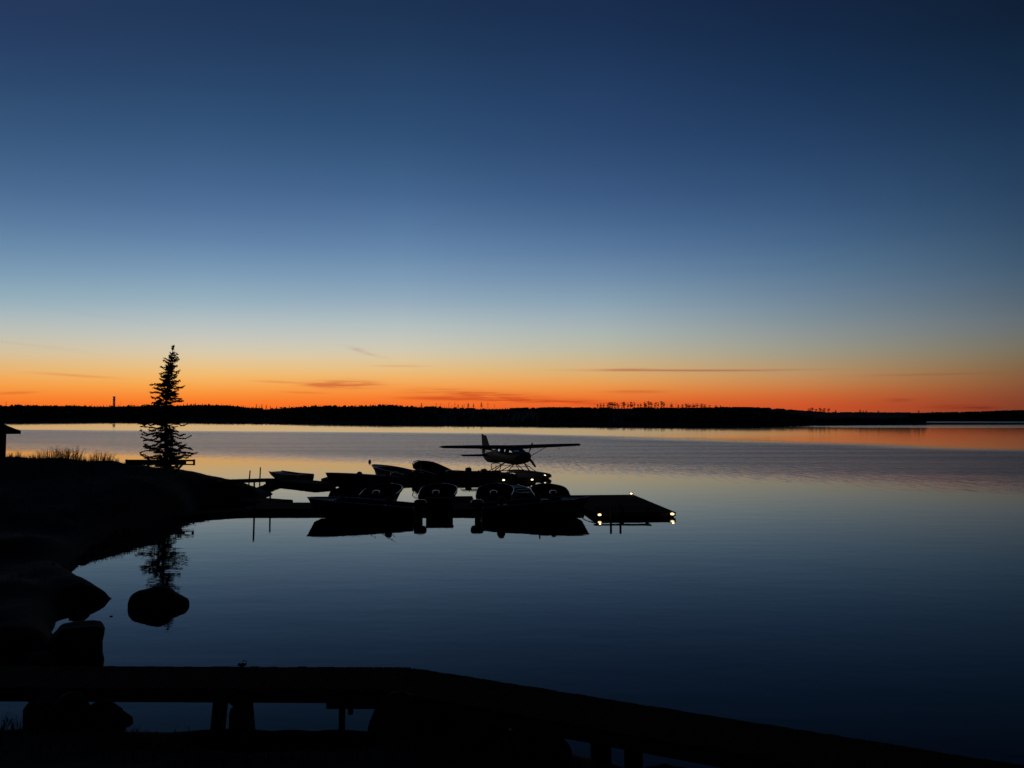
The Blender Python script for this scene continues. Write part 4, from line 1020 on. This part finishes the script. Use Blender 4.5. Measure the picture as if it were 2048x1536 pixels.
# ------------------------------------------------------------------ floatplane
def plane():
    S = 1.08; th = R(25); fwd = Vector((sin(th), -cos(th), 0)); rz = atan2(fwd.y, fwd.x)
    root = empty('floatplane', (xw(1026, 60.3), 60.3, 0), rz, 'single-engine high-wing floatplane moored behind the back dock', 'floatplane', scale=S)
    def ring(x, hw, zb, zt, n=18, e=.72):
        c = (zb + zt) / 2; hh = (zt - zb) / 2
        return [Vector((x, hw * (abs(cos(a)) ** e) * math.copysign(1, cos(a)), c + hh * (abs(sin(a)) ** e) * math.copysign(1, sin(a)))) for a in np.linspace(0, 2 * pi, n + 1)[:-1]]
    fu = MB()
    S_ = [(2.32, .17, 1.42, 1.72), (2.25, .34, 1.24, 1.80), (2.05, .44, 1.10, 1.84), (1.6, .48, 1.00, 1.85), (1.15, .52, .93, 1.84), (.95, .54, .90, 1.78), (.3, .56, .86, 1.74), (-.6, .56, .87, 1.74), (-1.3, .53, .92, 1.76),
          (-1.62, .50, .92, 1.80), (-1.78, .49, .91, 2.0), (-2.1, .45, .88, 1.95), (-2.8, .37, .83, 1.86), (-3.8, .27, .78, 1.68), (-4.5, .19, .79, 1.56), (-5.0, .13, .93, 1.50), (-5.5, .07, 1.16, 1.44), (-5.75, .03, 1.28, 1.40)]
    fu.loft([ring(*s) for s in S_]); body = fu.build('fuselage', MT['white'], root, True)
    cs = MB()
    for s in (-1, 1):
        for (xa, ha, xb, hb, z0, z1) in ((1.6, .49, .3, .57, 1.42, 1.54), (.3, .57, -1.3, .54, 1.42, 1.54), (-1.3, .54, -2.8, .36, 1.45, 1.57), (-2.8, .36, -4.6, .185, 1.45, 1.52)):
            cs.add([(xa, s * ha, z0), (xb, s * hb, z0), (xb, s * hb, z1), (xa, s * ha, z1), (xa, s * (ha - .02), z0), (xb, s * (hb - .02), z0), (xb, s * (hb - .02), z1), (xa, s * (ha - .02), z1)],
                   [(0, 1, 2, 3), (7, 6, 5, 4), (0, 4, 5, 1), (3, 2, 6, 7), (0, 3, 7, 4), (1, 5, 6, 2)])
    cs.build('stripe', MT['stripe'], body)
    # wing: constant chord inboard, tapered outboard, slight dihedral
    wg = MB(); rings = []
    def foil(y, xle, ch, z, t):
        pts = [(0, 0), (.06, .45), (.25, .62), (.5, .5), (1, .03), (.5, -.28), (.2, -.36), (.05, -.25)]
        return [Vector((xle - ch * a, y, z + t * b)) for a, b in pts]
    for y, xle, ch, dz, t in ((-5.48, .28, .95, .115, .09), (-5.40, .36, 1.06, .112, .18), (-2.9, .50, 1.60, .065, .26), (-.55, .55, 1.64, .0, .30), (.55, .55, 1.64, .0, .30), (2.9, .50, 1.60, .065, .26), (5.40, .36, 1.06, .112, .18), (5.48, .28, .95, .115, .09)):
        rings.append(foil(y, xle, ch, 2.07 + dz, t))
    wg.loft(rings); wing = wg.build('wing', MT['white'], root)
    pt = MB(); pt.tube([(.32, 3.6, 2.10), (.30, 3.6, 1.95), (.50, 3.6, 1.93)], .022, 5); pt.build('pitot_tube', MT['steel'], wing)
    rf = MB(); rf.loft([[Vector((x, y, z)) for y, z in ((-.47, z0), (.47, z0), (.40, z1), (-.40, z1))] for x, z0, z1 in ((.45, 1.97, 2.12), (-.6, 1.97, 2.12), (-1.75, 1.94, 2.05))]); rf.build('cabin_roof', MT['white'], root)
    def post(a, b, w=.07): p_ = MB(); p_.bar(a, b, w, w); p_.build('pillar', MT['white'], root)
    for s in (-1, 1):
        post((1.08, s * .46, 1.80), (.42, s * .44, 2.0)); post((.05, s * .52, 1.72), (.05, s * .45, 2.0), .22); post((-.85, s * .52, 1.72), (-.85, s * .44, 1.99), .26); post((-1.62, s * .46, 1.76), (-1.68, s * .42, 1.97), .10)
        g_ = MB(); 
        for xa, xb in ((.95, .08), (.02, -.80), (-.90, -1.6)):
            ta = .42 if xa > .9 else xa
            g_.add([(xa, s * .50, 1.76), (xb, s * .50, 1.76), (xb, s * .46, 1.96), (ta, s * .46, 1.96)], [(0, 1, 2, 3)])
        g_.build('side_window', MT['glass'], root)
    g_ = MB(); g_.add([(1.08, .44, 1.80), (1.12, 0, 1.84), (1.08, -.44, 1.80), (.42, -.42, 2.0), (.46, 0, 2.02), (.42, .42, 2.0)], [(0, 1, 4, 5), (1, 2, 3, 4)]); g_.build('windshield', MT['glass'], root)
    st_ = MB()
    for x_, y_ in ((.25, .26), (.25, -.26), (-.7, .26), (-.7, -.26)):
        m_ = MB(); m_.box((x_, y_, 1.45), (.42, .40, .2)); m_.box((x_ - .2, y_, 1.66), (.1, .38, .5)); m_.build('seat', MT['vinyl'], root, bevel=.03)
    # fin, rudder, tailplane
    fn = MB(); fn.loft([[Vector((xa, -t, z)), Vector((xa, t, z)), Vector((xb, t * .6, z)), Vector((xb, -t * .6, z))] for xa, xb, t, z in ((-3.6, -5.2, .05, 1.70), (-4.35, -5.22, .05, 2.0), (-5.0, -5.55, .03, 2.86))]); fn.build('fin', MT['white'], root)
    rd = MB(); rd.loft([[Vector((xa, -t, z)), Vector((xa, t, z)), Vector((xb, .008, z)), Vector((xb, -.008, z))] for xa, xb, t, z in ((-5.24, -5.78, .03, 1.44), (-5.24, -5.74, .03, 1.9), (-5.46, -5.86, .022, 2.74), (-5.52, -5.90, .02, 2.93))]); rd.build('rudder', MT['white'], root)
    for s in (-1, 1):
        tp = MB(); tp.loft([[Vector((xa, s * y, 1.33 - t)), Vector((xa - .1, s * y, 1.33 + t)), Vector((xb, s * y, 1.34)), Vector((xb, s * y, 1.32))] for xa, xb, t, y in ((-4.35, -5.55, .09, .10), (-4.62, -5.50, .07, 1.75), (-4.75, -5.46, .07, 1.98))]); tp.build('tailplane', MT['white'], root)
    # wing struts
    for s in (-1, 1):
        m_ = MB(); m_.loft([[p + Vector((.07 * a, 0, .0)) + Vector((0, 0, .022 * b)) for a, b in ((1, 0), (0, 1), (-1, 0), (0, -1))] for p in (Vector((.35, s * .54, 1.10)), Vector((.05, s * 2.75, 2.10)))]); m_.build('wing_strut', MT['white'], root)
    # propeller
    hub = Vector((2.42, 0, 1.565)); sp_ = MB(); sp_.loft([[Vector((x, r * cos(a), 1.565 + r * sin(a))) for a in np.linspace(0, 2 * pi, 15)[:-1]] for x, r in ((2.33, .17), (2.45, .165), (2.58, .11), (2.68, .03))]); spn = sp_.build('spinner', MT['steel'], root, True)
    for k in range(3):
        a = R(68) + 2 * pi * k / 3; b_ = MB(); u = Vector((0, cos(a), sin(a))); v = Vector((0, -sin(a), cos(a))); rings = []
        for r, w, tw in ((.12, .05, .9), (.35, .085, .7), (.65, .085, .45), (.92, .065, .3), (1.0, .03, .25)):
            c = hub + u * r; wv = v * cos(tw) + Vector((1, 0, 0)) * sin(tw); nv = wv.cross(u)
            rings.append([c + wv * w, c + nv * .014, c - wv * w, c - nv * .014])
        b_.loft(rings); b_.build('propeller_blade', MT['black'], root)
    # floats
    for s in (-1, 1):
        y0 = s * 1.28; fl = MB(); rings = []
        for x, hw, dz, kz, cz in ((-3.3, .10, .34, .20, .22), (-2.6, .24, .42, .06, .16), (-1.6, .33, .47, -.12, .06), (-.52, .38, .49, -.26, -.06), (-.48, .38, .49, -.34, -.12), (.6, .40, .50, -.36, -.12), (1.7, .38, .50, -.28, -.04), (2.5, .34, .49, -.18, .04), (2.95, .29, .47, -.04, .14), (3.15, .20, .44, .12, .22), (3.22, .10, .38, .24, .28)):
            dz -= .16
            rings.append([Vector((x, y0 + hw * a, z)) for a, z in ((.55, dz + .03), (.95, dz - .04), (1.0, dz - .16), (.98, cz), (0, kz), (-.98, cz), (-1.0, dz - .16), (-.95, dz - .04), (-.55, dz + .03), (0, dz + .05))])
        fl.loft(rings); f_ = fl.build('float', MT['floatmetal'], root)
        bm_ = MB(); bm_.loft([[Vector((x, y0 + r * cos(a), .28 + r * .9 * sin(a))) for a in np.linspace(0, 2 * pi, 11)[:-1]] for x, r in ((3.2, .08), (3.27, .075), (3.32, .03))]); bm_.build('bumper', MT['rubber'], f_)
        wr = MB(); wr.box((-3.42, y0, .02), (.22, .02, .5)); wr.build('water_rudder', MT['floatmetal'], f_)
        for x, xb in ((1.45, 1.1), (-.75, -.45), (.2, 1.0), (-1.55, -.5)):
            m_ = MB(); m_.tube([(x, y0 - s * .05, .33), (xb, s * .40, .98)], .030, 6); m_.build('float_strut', MT['steel'], root)
        m_ = MB(); m_.tube([(.2, y0, .35), (1.05, s * .45, .95)], .018, 5); m_.build('bracing_wire', MT['steel'], root)
    for x in (1.3, -.75):
        m_ = MB(); m_.tube([(x, -1.25, .38), (x, 1.25, .38)], .032, 6); m_.build('spreader_bar', MT['steel'], root)
        m_ = MB(); m_.tube([(x * .93, -.78, .76), (x * .93, .78, .76)], .022, 6); m_.build('crossbar', MT['steel'], root)
    fl_ = MB(); fl_.loft([[Vector((x, 1.28 - .30 + r * cos(a), .26 + r * sin(a))) for a in np.linspace(0, 2 * pi, 9)[:-1]] for x, r in ((3.05, .028), (3.20, .028), (3.23, .01))]); fl_.build('float_light', MT['lamp_cool'], root)
    an = MB(); an.bar((-1.2, 0, 2.1), (-1.35, 0, 2.40), .015, .02); an.build('antenna', MT['black'], root)
plane()
